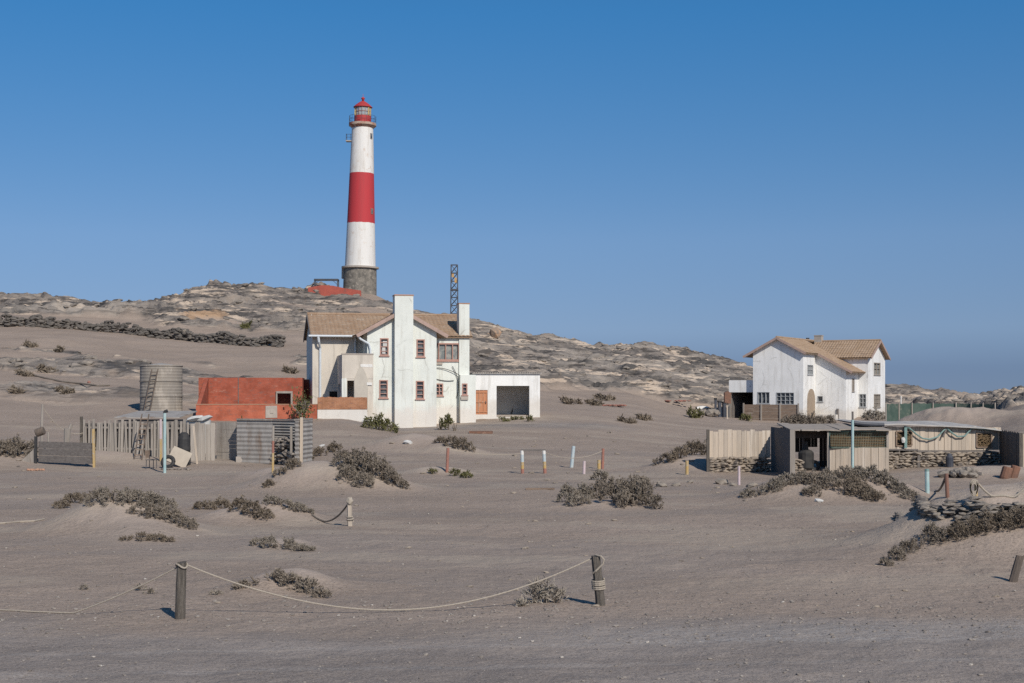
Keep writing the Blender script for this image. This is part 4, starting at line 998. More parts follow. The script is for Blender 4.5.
    # turquoise pole, pink and yellow pole
    q = gp(164.8, 473); t = thing('painted_pole', 'tall thin turquoise pole standing before the picket fence', 'pole', q)
    hh = Zv(q.y, 413) - q.z; MB().tube([(0, 0, -.3), (0, 0, hh)], .062, 8).build('pole', 'turq', t); MB().tube([(-.02, 0, hh), (.01, 0, hh + .06), (.12, 0, hh + .1)], .07, 7).build('pole_cap', 'black', t)
    q = hp(160.8, 65.5); t = thing('painted_pole', 'pole painted pink above yellow against the picket fence', 'pole', q)
    h1 = Zv(65.5, 439) - q.z; h2 = Zv(65.5, 419) - q.z
    MB().tube([(0, 0, -.3), (0, 0, h1)], .055, 8).build('lower_pole', 'yellow', t); MB().tube([(0, 0, h1), (0, 0, h2)], .055, 8).build('upper_pole', 'pink', t)
    # ladder against the fence
    q = hp(137.5, 65.3); t = thing('ladder', 'old wooden ladder leaning against the grey picket fence', 'ladder', q)
    tip = W(145.5, 414, 66.6) - q
    for k in (-.18, .18): MB().bar((k, 0, -.1), (tip.x + k * .9, tip.y, tip.z), .05).build('rail', 'wood_deep_brown', t)
    for k in range(1, 9): c = tip * (k / 9); MB().bar((c.x - .18, c.y, c.z), (c.x + .18, c.y, c.z), .04).build('rung', 'wood_brown', t)
    # chair
    q = gp(151.5, 469); t = thing('garden_chair', 'small dark metal chair standing in the sand before the picket fence', 'chair', q, math.radians(80)); t.scale = (.85, .85, .85)
    for sx in (-.2, .2):
        for sy in (-.2, .2): MB().tube([(sx, sy, -.05), (sx * .95, sy * .95, .45)], .02, 6).build('leg', 'steel', t)
    MB().box(-.23, .23, -.23, .23, .45, .49).build('seat', 'wood_dark', t)
    m = MB(); m.box(-.22, .22, .19, .23, .58, .95, .01)
    for sx in (-.2, .2): m.bar((sx, .2, .45), (sx, .23, .95), .035)
    m.build('backrest', 'wood_brown', t)
    # black tyres/drum and board
    q = gp(182, 466); m = MB(); m.lathe([(.26, -.05), (.30, .05), (.30, .5), (.25, .6), (.30, .7), (.27, 1.2), (.2, 1.42), (.1, 1.5)], 16)
    tag(m.build('black_drum', 'black', loc=q + Vector((0, .4, 0))), 'tall black plastic drum against the board fence', 'drum')
    q = gp(175.5, 467); m = MB(Matrix.Rotation(math.radians(-22), 4, 'X') @ Matrix.Rotation(math.radians(22), 4, 'Y'))
    m.box(-.42, .5, -.02, .02, 0, .75, .02); tag(m.build('loose_board', 'cardboard', loc=q + Vector((0, -.1, .12))), 'pale square board propped against the black drum', 'board')
    q = gp(167, 468.5); m = MB(Matrix.Rotation(math.radians(65), 4, 'X'))
    m.tube([(.24 * math.cos(2*math.pi*k/16), .24 * math.sin(2*math.pi*k/16), 0) for k in range(17)], .09, 8, False)
    tag(m.build('tyre', 'black', loc=q + Vector((0, .2, .28))), 'old black tyre lying beside the turquoise pole', 'tyre')
    q = gp(197.5, 464); m = MB(); m.bar((0, 0, -.1), (-.25, .35, 1.7), .09, .05); tag(m.build('plank', 'wood_pale', loc=q), 'pale plank propped against the tall board panel', 'plank')
    q = gp(170, 470); m = MB(); rg2 = random.Random(8)
    for k in range(14): m.stone((rg2.uniform(-.4, 1.0), rg2.uniform(-.1, .5), .03), rg2.uniform(.05, .16), rg2.uniform(.05, .12), rg2.uniform(.03, .07), rg2)
    tag(m.build('rubble_heap', 'stone', loc=q), 'scattered stone rubble at the foot of the black drum', 'rubble')
yard_left()

# ------------------------------------------------------------------ the right house
def right_house():
    x, y = at(753, 140.0); ang = math.radians(-30)
    t = thing('winged_house', 'white two storey house with tan tiled roofs standing alone on the right', 'house', (x, y, .75), ang)
    zb = -1.5; aw = 5.1; ax = 2.55; az = 8.16; sl = .53
    ze = az - sl * 2.55 - .08
    fw = [(.46, 1.72, 1.70, 2.85), (2.39, 4.2, 1.62, 2.80)]
    m = MB(); m.wall((0, 0), (aw, 0), zb, ze, .25, fw); m.prism([(0, ze), (aw, ze), (ax, az - .09)], 0, .25)
    m.wall((0, 14.0), (0, .25), zb, ze, .25)
    m.wall((aw, .25), (aw, 3.8), zb, ze, .25, [(1.0, 2.7, 4.55, 5.5)])
    m.wall((aw - .25, 14.0), (.25, 14.0), zb, ze, .25)
    m.build('gable_wall', 'white2', t)
    window(t, (.46, 0), (1.72, 0), 1.70, 2.85, 'frame_grey', 'glass', rows=1, cols=3, fw=.06)
    window(t, (2.39, 0), (4.2, 0), 1.62, 2.80, 'frame_grey', 'glass', rows=3, cols=4, fw=.06)
    window(t, (aw, 1.25), (aw, 2.95), 4.55, 5.5, 'frame_grey', 'glass_pale', rows=2, cols=3, fw=.06)
    # brown arched door
    arc = [(1.2, -.2)] + [(1.2 + 2.2 * (1 - math.cos(math.pi * k / 10)) / 2, 2.1 + 1.05 * math.sin(math.pi * k / 10)) for k in range(11)] + [(3.4, -.2)]
    ad = MB().prism(arc, aw + .004, aw + .09, 'x').build('arched_door', pmat('arch_brown', (.34, .27, .2), (.27, .21, .155), 2, (3, 3, 1), bmp=.4), t)
    MB().box(aw + .09, aw + .15, 2.9, 3.02, .8, 1.0).build('handle', 'steel', ad)
    # lower block under the long slope
    b0, b1, by0, by1 = aw, 8.15, 3.8, 8.0
    zB = az - sl * (b1 - ax) - .1
    m = MB(); m.wall((b0 + .002, by0), (b1, by0), zb, zB, .25, [(.2, .75, 1.9, 2.45)]); m.prism([(b0 + .002, zB), (b1, zB), (b0 + .002, ze)], by0, by0 + .25)
    m.wall((b1, by0 + .25), (b1, by1), zb, zB, .25, [(1.75, 2.55, 2.9, 4.2)])
    m.build('side_block_wall', 'white2', t)
    window(t, (b0 + .2, by0), (b0 + .75, by0), 1.9, 2.45, 'frame_grey', rows=1, fw=.05)
    window(t, (b1, by0 + 2.0), (b1, by0 + 2.8), 2.9, 4.2, 'wood', 'glass', rows=2, cols=2, fw=.07)
    # cross wing
    cx = 9.15; wy0, wy1 = 8.0, 14.2; rdy = 11.1; rz = 8.1; ws = .515; we = rz - ws * 3.1 - .1
    m = MB(); m.wall((b1 - .6, wy0), (cx, wy0), zb, we, .25, [(.72, 1.4, 1.35, 2.65)])
    m.wall((cx, wy0 + .25), (cx, wy1), zb, we, .25, [(1.75, 4.1, 4.6, 5.85), (1.75, 4.1, 1.3, 2.65)])
    m.prism([(wy0, we), (wy1, we), (rdy, rz - .1)], cx - .25, cx, 'x')
    m.wall((cx - .25, wy1), (aw, wy1), zb, we, .25)
    m.box(b1 - 3.0, b1 - .6, wy0 + .02, wy0 + .2, 3.0, we)
    m.build('wing_wall', 'white2', t)
    window(t, (b1 + .12, wy0), (b1 + .8, wy0), 1.35, 2.65, 'frame_grey', rows=3, cols=2, fw=.05)
    window(t, (cx, wy0 + 2.0), (cx, wy0 + 4.35), 4.6, 5.85, 'wood', 'glass_pale', rows=2, cols=2, fw=.09)
    window(t, (cx, wy0 + 2.0), (cx, wy0 + 4.35), 1.3, 2.65, 'wood', 'glass', rows=3, cols=4, fw=.09)
    # roofs
    m = MB(); ov = .88
    m.tiles((-ov, -.4, az - sl * (ax + ov)), (-ov, 14.4, az - sl * (ax + ov)), (ax, -.4, az), (ax, 14.4, az))
    m.tiles((aw + .38, -.4, az - sl * (aw + .38 - ax)), (aw + .38, 3.42, az - sl * (aw + .38 - ax)), (ax, -.4, az), (ax, 3.42, az))
    m.tiles((b1 + .75, 3.42, az - sl * (b1 + .75 - ax)), (b1 + .75, 8.05, az - sl * (b1 + .75 - ax)), (ax, 3.42, az), (ax, 8.05, az))
    m.tube([(ax, -.42, az + .05), (ax, 11.2, az + .05)], .1, 8)
    m.build('main_roof', 'roof2', t)
    m = MB()
    m.tiles((aw - 2.4, wy0 - .42, rz - ws * 3.52), (cx + .42, wy0 - .42, rz - ws * 3.52), (aw - 2.4, rdy, rz), (cx + .42, rdy, rz))
    m.tiles((aw - 2.4, wy1 + .42, rz - ws * 3.52), (cx + .42, wy1 + .42, rz - ws * 3.52), (aw - 2.4, rdy, rz), (cx + .42, rdy, rz))
    m.tube([(aw - 2.4, rdy, rz + .05), (cx + .43, rdy, rz + .05)], .1, 8)
    m.build('wing_roof', 'roof2', t)
    m = MB(); m.bar((-ov, -.43, az - sl * (ax + ov) - .06), (ax, -.43, az - .06), .05, .22); m.bar((aw + .38, -.43, az - sl * (aw + .38 - ax) - .06), (ax, -.43, az - .06), .05, .22)
    m.build('barge_board', 'barge', t); m = MB(); m.bar((b1 + .75, 3.38, az - sl * (b1 + .75 - ax) - .06), (aw + .38, 3.38, az - sl * (aw + .38 - ax) - .06), .05, .22)
    m.build('barge_board', 'barge', t); m = MB(); m.bar((cx + .45, wy0 - .42, rz - ws * 3.52 - .06), (cx + .45, rdy, rz - .06), .05, .22); m.bar((cx + .45, wy1 + .42, rz - ws * 3.52 - .06), (cx + .45, rdy, rz - .06), .05, .22)
    m.build('barge_board', 'barge', t)
    m = MB(); m.box(ax + .1, ax + .85, 10.9, 11.6, 7.4, 8.70, .01); c = m.build('chimney', 'concrete', t); MB().box(ax + .06, ax + .89, 10.86, 11.64, 8.70, 8.78).build('chimney_cap', 'concrete', c)
    MB().tube([(ax - .1, 9.4, 8.0), (ax - .1, 9.4, 8.3), (ax - .1, 9.4, 8.45)], [.16, .16, .2], 8).build('roof_vent', 'steel', t)
    MB().box(5.3, 7.4, 3.2, 3.77, -.3, .65, .05).build('plinth', 'white2', t)
    MB().tube([(b1 - .8, by0 - .06, -.2), (b1 - .8, by0 - .06, 1.2)], .12, 7).build('downpipe', 'wood_dark', t)
    # carport on the left side
    cp = thing('carport', 'white fronted carport with a dark inside at the left end of the lone house', 'carport', (x, y, .75), ang)
    MB().box(-2.75, -.01, .6, .85, 2.82, 4.02, .006).build('fascia', 'white2', cp)
    MB().box(-2.75, -.01, .85, 7.5, 3.2, 3.34).build('roof', 'galv', cp)
    m = MB(); m.wall((-2.7, 7.4), (-.02, 7.4), zb, 3.2, .2); m.wall((-2.7, 7.4), (-2.7, 1.0), zb, 3.2, .15); m.build('wall', 'wood_dark', cp)  # dark wall colour carries the shade inside the carport
    MB().bar((-2.65, .72, -1.2), (-2.65, .72, 2.82), .18).build('post', 'wood', cp)
    MB().box(-.55, -.52, .58, .60, 3.35, 3.5).build('vent', 'steel', cp)
    # board fence before the gable
    fn = thing('board_fence', 'brown fence of broad level boards before the lone house gable', 'fence', (x, y, .75), ang)
    y0 = -2.0
    m = MB(); rg = random.Random(31)
    for k in range(7):
        z0 = -.7 + k * .335; m.box(-.2, 5.3, y0 + rg.uniform(-.02, .02), y0 + .05, z0, z0 + .32, .008)
    m.build('boards', 'wood_brown', fn)
    for xx in (-.2, 1.6, 3.5, 5.3): MB().bar((xx, y0 - .06, -1.2), (xx, y0 - .06, 1.72 + rg.uniform(-.05, .08)), .12).build('post', 'wood', fn)
right_house()

def right_house_yard():
    q = hp(727.3, 136); t = thing('post_box', 'rusty orange box on a pale post beside the carport', 'post box', q)
    h = Zv(136, 401) - q.z; MB().bar((0, 0, -.5), (0, 0, h), .15).build('post', 'wood_pale', t)
    m = MB(); m.prism([(-.28, h - .15), (.3, h - .25), (.34, h + .75), (0, h + .95), (-.3, h + .8)], -.3, .3); m.build('box', 'rust', t)
    for i, (u, D, hh, lab) in enumerate(((715.5, 139, 1.85, 'narrow black rubbish bin leftmost of three by the carport'), (719.5, 140, 1.65, 'black rubbish bin between two others by the carport'), (724, 141, 1.6, 'black rubbish bin nearest the carport opening'))):
        q = hp(u, D); t = thing('rubbish_bin', lab, 'bin', q, .2 * i, 'black bins by the carport')
        m = MB(); w = .11 if i == 0 else .15
        m.add([(-w*.85, -w*.85, 0), (w*.85, -w*.85, 0), (w*.85, w*.85, 0), (-w*.85, w*.85, 0), (-w, -w, hh * .9), (w, -w, hh * .9), (w, w, hh * .9), (-w, w, hh * .9)], [(3,2,1,0),(4,5,6,7),(0,1,5,4),(1,2,6,5),(2,3,7,6),(3,0,4,7)])
        m.build('bin_body', 'blue', t); MB().box(-w - .03, w + .03, -w - .04, w + .03, hh * .9, hh).build('lid', 'black', t)
    q = gp(707, 416); m = MB(); rg = random.Random(3)
    for k in range(7): m.stone((rg.uniform(-.8, .9), rg.uniform(-.2, .6), .3), rg.uniform(.3, .5), rg.uniform(.25, .4), rg.uniform(.25, .45), rg)
    tag(m.build('stone_heap', 'stone', loc=q), 'tan stone heap left of the black bins', 'stones')
    q = gp(704, 410); t = thing('rowing_boat', 'small upturned green and white boat beyond the bins', 'boat', q, .2)
    def hull(k, w, z0): return [(-1.6 + 3.2 * i / 8, ) for i in range(9)]
    vs = []; fs = []; n = 9
    for i in range(n):
        f = i / (n - 1); w = .55 * math.sin(math.pi * min(1, .12 + f * .95)) ** .6; xx = -1.8 + 3.6 * f
        for k in range(7):
            a = math.pi * k / 6; vs.append((xx * .5, math.cos(a) * w * .6, .1 + math.sin(a) * w * .55))
    for i in range(n - 1):
        for k in range(6): fs.append((i*7+k, i*7+k+1, (i+1)*7+k+1, (i+1)*7+k))
    MB().add(vs, fs).build('hull', 'whitepaint', t, smooth=True)
    m = MB(); m.bar((-.1, -.36, .16), (1.1, -.33, .16), .06, .1); m.build('gunwale', 'net', t)
    for (u, v, lab) in ((612, 406.5, 'rusty red brick scatter on the flat below the rocky ridge'), (664, 402, 'long line of red bricks below the rocky ridge')):
        q = gp(u, v, 90); m = MB(); rg = random.Random(int(u))
        for k in range(26): m.stone((rg.uniform(-1.2, 1.2) * (1 if u < 650 else 2.2), rg.uniform(-.8, .8), .1), rg.uniform(.10, .24), rg.uniform(.1, .2), rg.uniform(.05, .09), rg)
        tag(m.build('brick_scatter', 'brick_red_old', loc=q), lab, 'bricks')
right_house_yard()

# green net fence and its posts, far right
def net_fence():
    D = 113.0; t = thing('net_fence', 'green shade net fence on pale posts behind the sand mound at the right', 'fence', hp(886, D))
    o = t.location.copy(); us = [886, 899, 912, 933, 956, 971, 983, 995]; vt = [403.5, 403.5, 403, 403.5, 403.3, 403.6, 403.8, 404]
    m = MB(); fr = []
    N = 60
    for k in range(N + 1):
        u = 886 + 109 * k / N; p = hp(u, D + 3 * math.sin((u - 886) / 35.0)); top = Zv(D, np.interp(u, us, vt)) - .06 * math.sin(k * .9) ** 2
        fr.append((p - o, top - o.z))
    vs = []; fs = []
    for (p, top) in fr: vs += [(p.x, p.y, p.z - .4), (p.x, p.y + .05 * math.sin(p.x * 3), (p.z + top) / 2), (p.x, p.y, top), (p.x, p.y + .03, p.z - .4), (p.x, p.y + .03 + .05 * math.sin(p.x * 3), (p.z + top) / 2), (p.x, p.y + .03, top)]
    for k in range(N):
        a = 6 * k; b = a + 6; fs += [(a, b, b+1, a+1), (a+1, b+1, b+2, a+2), (a+3, a+4, b+4, b+3), (a+4, a+5, b+5, b+4), (a+2, b+2, b+5, a+5)]
    m.add(vs, fs); m.build('net', 'net', t)
    for u in us:
        p = hp(u, D + 3 * math.sin((u - 886) / 35.0) - .08) - o
        MB().bar((p.x, p.y, p.z - .5), (p.x, p.y, Zv(D, 402.6) - o.z), .085).build('post', 'wood', t)
    q = hp(901, 125); MB().tube([(0, 0, -.3), (0, 0, Zv(125, 396) - q.z)], .05, 6).build('pole', 'whitepaint', loc=q)
    tag(bpy.data.objects['pole'] if 'pole' in bpy.data.objects and bpy.data.objects['pole'].parent is None else COL.objects[-1], 'thin white pole standing behind the green net fence', 'pole')
net_fence()

# ------------------------------------------------------------------ shacks on the right
def plank_row(m, a, b, z0, z1, n, rg, th=.03, jz=.05):
    d = b - a; ws = [rg.uniform(.6, 1.5) for _ in range(n)]; tw = sum(ws); acc = 0
    for k in range(n):
        f0, f1 = (acc + .03 * ws[k]) / tw, (acc + ws[k] * .97) / tw; acc += ws[k]; o = rg.uniform(-.02, .02); A, B = a + d * f0, a + d * f1; zz = z1 + rg.uniform(-jz, jz)
        m.add([(A.x, A.y + o, z0), (B.x, B.y + o, z0), (B.x, B.y + o, zz), (A.x, A.y + o, zz), (A.x, A.y + o + th, z0), (B.x, B.y + o + th, z0), (B.x, B.y + o + th, zz), (A.x, A.y + o + th, zz)],
              [(0,1,2,3),(7,6,5,4),(3,2,6,7),(1,0,4,5),(0,3,7,4),(1,5,6,2)])
def stone_courses(m, a, b, z0, z1, rg, dep=.3, sx=.17, sz=.07):
    L = (b - a).length; z = z0
    while z < z1:
        x = 0
        while x < L:
            w = rg.uniform(.6, 1.5) * sx; p = a.lerp(b, min(1, x / L))
            m.stone((p.x, p.y + rg.uniform(-.05, .06), z + rg.uniform(-.02, .02)), w * 1.1, dep * rg.uniform(.7, 1.1), sz * rg.uniform(.8, 1.3), rg); x += w * 1.75
        z += sz * 1.6

def shacks():
    rg = random.Random(17)
    # screen of boards on a stone foot
    a, b = hp(709, 59.5), hp(770.5, 60.5); o = a.copy(); z0 = Zv(59.5, 476) - o.z
    t = thing('board_screen', 'pale upright board screen standing on a dry stone foot', 'screen', o)
    zt = Zv(59.8, 430.5) - o.z; zm = Zv(59.8, 458.5) - o.z
    m = MB(); plank_row(m, a - o, b - o, zm, zt, 15, rg); m.build('boards', 'wood_pale', t)
    m = MB(); stone_courses(m, Vector((.1, .02, 0)), b - o, -.3, zm + .03, rg, .22, .16, .065); m.build('stone_foot', 'stone_tan', t)
    MB().bar((-.05, -.05, -.4), (-.05, -.05, zt + .05), .12).build('post', 'post_grey', t)
    m = MB(); m.bar((0, .06, zt - .15), (b.x - o.x, b.y - o.y + .06, zt - .15), .05, .09); m.bar((0, .06, zm + .12), (b.x - o.x, b.y - o.y + .06, zm + .12), .05, .09); m.build('rail', 'wood', t)
    # dark leaning sheet: faces left, end-on post in the sun
    p = hp(790, 57.2); q = hp(771.5, 61.5); o = p.copy(); zt = Zv(57.5, 429) - o.z
    t = thing('dark_sheet_wall', 'dark upright sheet wall turned edge on between the board screen and the shack', 'wall', o)
    m = MB(); corr_sheet(m, Vector((0, 0, 0)), Vector((q.x - p.x, q.y - p.y, 0)), -.4, zt, .02, .2, False, .03); m.build('sheet', 'wood_dark', t)
    MB().bar((.08, -.05, -.4), (.08, -.05, zt - .02), .20, .16).build('end_post', 'wood', t)
    # open shack with green mesh front
    D = 61.0; o = hp(793, D); t = thing('open_shack', 'low open fronted shack with a green mesh panel over pale boards', 'shack', o)
    s = D / F
    def X(u, D2=D): return (u - 512) * D2 / F - o.x
    def Zr(v, D2=D): return Zv(D2, v) - o.z
    zt = Zr(431); dep = 3.0
    m = MB(); r5 = random.Random(23); cuts = [790, 800, 813, 824, 838, 850, 861, 874, 888]
    for ua, ub in zip(cuts, cuts[1:]):
        o1, o2, yf = r5.uniform(-.05, .05), r5.uniform(-.05, .05), -.25 + r5.uniform(-.12, .1); za, zc = zt + .02 + r5.uniform(-.01, .03), Zr(425, D + dep) + o2
        zb2 = za + r5.uniform(-.03, .03)
        m.add([(X(ua), yf, za), (X(ub) + .06, yf, zb2), (X(ub) + .06, dep, zc), (X(ua), dep, zc), (X(ua), yf, za + .05), (X(ub) + .06, yf, zb2 + .05), (X(ub) + .06, dep, zc + .05), (X(ua), dep, zc + .05)],
              [(0,3,2,1),(4,5,6,7),(0,1,5,4),(1,2,6,5),(2,3,7,6),(3,0,4,7)])
    m.build('roof', 'sandroof', t)
    m = MB(); plank_row(m, Vector((X(793), dep - .1, 0)), Vector((X(822), dep - .1, 0)), Zr(452, D + dep), Zr(427, D + dep), 8, rg); plank_row(m, Vector((X(822), dep - .1, 0)), Vector((X(832), dep - .1, 0)), Zr(447, D + dep), Zr(427, D + dep), 3, rg); plank_row(m, Vector((X(834), dep - .1, 0)), Vector((X(900), dep - .1, 0)), -.3, Zr(427, D + dep), 14, rg); m.build('back_wall', 'reed_inner_shade', t)
    m = MB(); stone_courses(m, Vector((X(794), .1, 0)), Vector((X(803), .2, 0)), -.3, Zr(458), rg, .2, .15, .06); m.build('stone_foot', 'stone_tan', t)
    zmid = Zr(447.5)
    m = MB(); plank_row(m, Vector((X(829), 0, 0)), Vector((X(886.5), -.4, 0)), Zr(475), zmid, 12, rg, .03, .02); m.build('boards', 'wood_pale', t)
    m = MB(); m.box(X(830), X(886), .02, .05, zmid, zt - .04); m.build('reed_mat', 'netbrown', t)
    m = MB()
    for k in range(25):
        xx = X(829) + (X(886.5) - X(829)) * k / 24; m.bar((xx, -.055, zmid), (xx + .05, -.055, zt), .012)
    for k in range(7): zz = zmid + (zt - zmid) * k / 6; m.bar((X(829), -.06, zz), (X(886.5), -.1, zz), .012)
    m.bar((X(829), -.07, zt - .02), (X(886.5), -.11, zt - .02), .07); m.bar((X(829), -.07, zmid), (X(886.5), -.11, zmid), .07); m.bar((X(829), -.07, zmid), (X(829), -.07, zt), .07)
    m.build('green_mesh', 'net', t)
    for u in (828, 887): MB().bar((X(u), -.05, -.4), (X(u), -.05, zt), .10).build('post', 'wood', t)
    mm = MB(); mm.box(X(794), X(888), .35, .39, Zr(438.5), zt - .03); mm.build('reed_curtain', 'reed_inner_shade', t)
    MB().bar((X(811), 1.6, -.3), (X(811), 1.6, zt), .09).build('post', 'wood_dark', t)
    # things inside: a cable drum and a black stove
    m = MB(); q = hp(806, 61.8); m.lathe([(.25, 0), (.34, .1), (.34, .75), (.25, .85), (.1, .9), (.1, 1.25)], 14); tag(m.build('iron_stove', 'black', loc=q), 'black iron stove standing inside the open shack', 'stove')
    m = MB(Matrix.Rotation(math.radians(70), 4, 'X')); q = hp(817, 61.2); m.tube([(.17 * math.cos(2*math.pi*k/16), .17 * math.sin(2*math.pi*k/16), 0) for k in range(17)], .08, 8, False)
    tag(m.build('tyre', 'black', loc=q + Vector((0, .5, .22))), 'black tyre propped inside the open shack', 'tyre')
    # turquoise tall pole
    q = hp(852.5, 59.6); t = thing('painted_pole', 'tall turquoise pole before the green mesh of the shack', 'pole', q)
    h = Zv(59.6, 411.5) - q.z; MB().tube([(0, 0, -.3), (0, 0, h - .35)], .06, 8).build('pole', 'turq', t); MB().tube([(0, 0, h - .35), (0, 0, h)], .045, 7).build('pole_tip', 'wood_dark', t)
    # long board shack with canvas roof
    D = 62.5; o = hp(888, D); t = thing('long_shack', 'long low board shack with sagging grey canvas roof and stone foot', 'shack', o)
    zt = Zr2 = None
    def X(u, D2=D): return (u - 512) * D2 / F - o.x
    def Zr(v, D2=D): return Zv(D2, v) - o.z
    y1 = 1.2
    A, B = Vector((X(887), 0, 0)), Vector((X(1001, D + y1), y1, 0))
    def fr(u): return (u - 887) / 114.0
    def pt(u): p = A.lerp(B, fr(u)); return p
    m = MB(); zlo = Zr(450)
    def seg(u0, u1, za, zb_, n): plank_row(m, pt(u0), pt(u1), za, zb_, n, rg, .03, .01)
    seg(887, 896, zlo, Zr(426.5), 3); seg(896, 911, zlo, Zr(446), 4); seg(896, 911, Zr(431.5), Zr(427), 4); seg(911, 976, zlo - .04, Zr(427), 16)
    seg(976, 991, zlo - .04, Zr(448), 4); seg(976, 991, Zr(433.5), Zr(428), 4); seg(991, 1001, zlo - .04, Zr(428), 3)
    m.build('boards', 'wood_pale', t)
    for (u0, u1, v0, v1) in ((896, 911, 431.5, 446), (976, 991, 433.5, 448)):
        p, q = pt(u0), pt(u1); m = MB()
        m.bar((p.x, p.y - .03, Zr(v0)), (q.x, q.y - .03, Zr(v0)), .05, .06); m.bar((p.x, p.y - .03, Zr(v1)), (q.x, q.y - .03, Zr(v1)), .05, .06)
        m.bar((p.x, p.y - .03, Zr(v0)), (p.x, p.y - .03, Zr(v1)), .06); m.bar((q.x, q.y - .03, Zr(v0)), (q.x, q.y - .03, Zr(v1)), .06)
        w = m.build('window', 'wood_brown', t)
        m = MB(); 
        for k in range(60):
            f = rg.random(); c = p.lerp(q, .1 + .8 * f); z = Zr(v1) + (Zr(v0) - Zr(v1)) * rg.uniform(.08, .92)
            m.bar((c.x - rg.uniform(.05, .25), c.y + .02 + rg.uniform(0, .05), z + rg.uniform(-.2, .2)), (c.x + rg.uniform(.05, .25), c.y + .02, z + rg.uniform(-.2, .2)), .03)
        m.build('lattice', 'netbrown', w)
        m = MB(); m.add([(p.x, p.y + .12, Zr(v1)), (q.x, q.y + .12, Zr(v1)), (q.x, q.y + .12, Zr(v0)), (p.x, p.y + .12, Zr(v0))], [(0,1,2,3)]); m.add([(p.x, p.y + .15, Zr(v1)), (q.x, q.y + .15, Zr(v1)), (q.x, q.y + .15, Zr(v0)), (p.x, p.y + .15, Zr(v0))], [(3,2,1,0)]); m.build('backing', 'dark', w)  # near-black sheet paints the shade behind the window lattice
    m = MB(); stone_courses(m, pt(888), pt(1001), -.35, zlo - .06, rg, .22, .17, .07); m.build('stone_foot', 'stone_tan', t)
    m = MB(); p, q, r = pt(887), pt(917), pt(990); m.bar((p.x, p.y - .06, zlo + .02), (q.x, q.y - .06, zlo - .0), .08, .07); m.bar((q.x, q.y - .06, zlo - .06), (r.x, r.y - .06, zlo - .1), .08, .08)
    q = pt(917); m.bar((q.x, q.y - .16, -.4), (q.x, q.y - .16, zlo - .05), .12); m.build('sill_beam', 'wood_dark', t)
    # canvas roof: sagging sheet with folded front edge
    us = np.linspace(853, 1019, 34); ny = 7; vs = []; fs = []
    for u in us:
        f = (u - 853) / 166.; yf = y1 * max(0, (u - 887) / 114.) - .35
        for j in range(ny):
            g = j / (ny - 1); yy = yf + g * 3.6; Dd = D + yy
            vfront = np.interp(u, [853, 870, 886, 900, 930, 960, 985, 1005, 1019], [422, 423.2, 424, 423.5, 425.0, 426.5, 428, 431, 433.5])
            vback = np.interp(u, [853, 886, 920, 950, 975, 1000, 1019], [418.5, 421, 421.3, 420.8, 422.2, 426.5, 431])
            z = (Zr(vfront) * (1 - g) + Zr(vback, D + 3.6) * g) + .03 * math.sin(u * .5) * math.sin(math.pi * g)
            vs.append(((u - 512) * (D + yf) / F - o.x, yy, z))
    for i in range(len(us) - 1):
        for j in range(ny - 1): fs.append((i*ny+j, (i+1)*ny+j, (i+1)*ny+j+1, i*ny+j+1))
    k = len(vs); vs += [(x, y, z - .05) for (x, y, z) in vs[:k]]; fs += [tuple(q + k for q in f[::-1]) for f in list(fs)]
    for i in range(len(us) - 1): fs.append((i*ny + k, (i+1)*ny + k, (i+1)*ny, i*ny))
    m = MB(); m.add(vs, fs); m.build('canvas_roof', 'canvas', t)
    m = MB(); m.tube([((u - 512) * (D - .42) / F - o.x, -.42 + y1 * max(0, (u - 887) / 114.), Zr(np.interp(u, [853, 866, 878, 886], [422.5, 424, 424.4, 424.5]) )) for u in np.linspace(854, 884, 10)], .085, 7); m.build('rolled_edge', 'blue', t)
    m = MB(); plank_row(m, Vector((X(890), 3.2, 0)), Vector((X(1019), 3.6, 0)), -.3, Zr(428, D + 3), 14, rg); m.build('back_wall', 'wood', t)
    # side wing coming forward, facing left
    m = MB(); p, q = Vector((X(1000, D + y1), y1 + .1, 0)), Vector((X(1018.5, 59.2), 59.2 - D, 0)); dd = (q - p)
    for k in range(9):
        c0, c1 = p + dd * (k / 9), p + dd * ((k + .95) / 9); off = Vector((rg.uniform(0, .03), 0, 0))
        m.add([c0 + off + Vector((0, 0, -.4)), c1 + off + Vector((0, 0, -.4)), c1 + off + Vector((0, 0, Zr(432.5, 61))), c0 + off + Vector((0, 0, Zr(430, 62.5))),
               c0 + off + Vector((.04, 0, -.4)), c1 + off + Vector((.04, 0, -.4)), c1 + off + Vector((.04, 0, Zr(432.5, 61))), c0 + off + Vector((.04, 0, Zr(430, 62.5)))],
              [(0,1,2,3),(7,6,5,4),(3,2,6,7),(1,0,4,5),(0,3,7,4),(1,5,6,2)])
    m.build('side_wing', 'wood_deep_brown', t)
    MB().bar((q.x + .06, q.y - .06, -.5), (q.x + .06, q.y - .06, Zr(433, 59.2)), .15).build('post', 'post_grey', t)
    MB().box(q.x + .14, q.x + 2.2, q.y, q.y + .06, -.5, Zr(434, 59.2)).build('end_boards', 'wood_pale', t)
    # hose garlands and turquoise stick
    hz = thing('hose_garland', 'turquoise hose hung in loops along the front of the long shack', 'hose', o)
    def P(u, v): c = pt(u); return Vector((c.x, c.y - .16, Zr(v)))
    m = MB(); m.tube([P(u, v) for u, v in ((903, 426.5), (908, 428), (914, 433.5), (921, 438.5), (928, 439.5), (936, 437), (942, 430.5), (945, 428.5), (950, 433), (956, 437), (963, 436.5), (968, 431), (971, 428))], .035, 7); m.build('hose', 'turq_hose', hz)
    m = MB(); m.tube([P(u, v) for u, v in ((971, 428), (978, 429), (985, 430), (994, 430))], .05, 6); m.build('hose_end', 'turq_hose', hz)
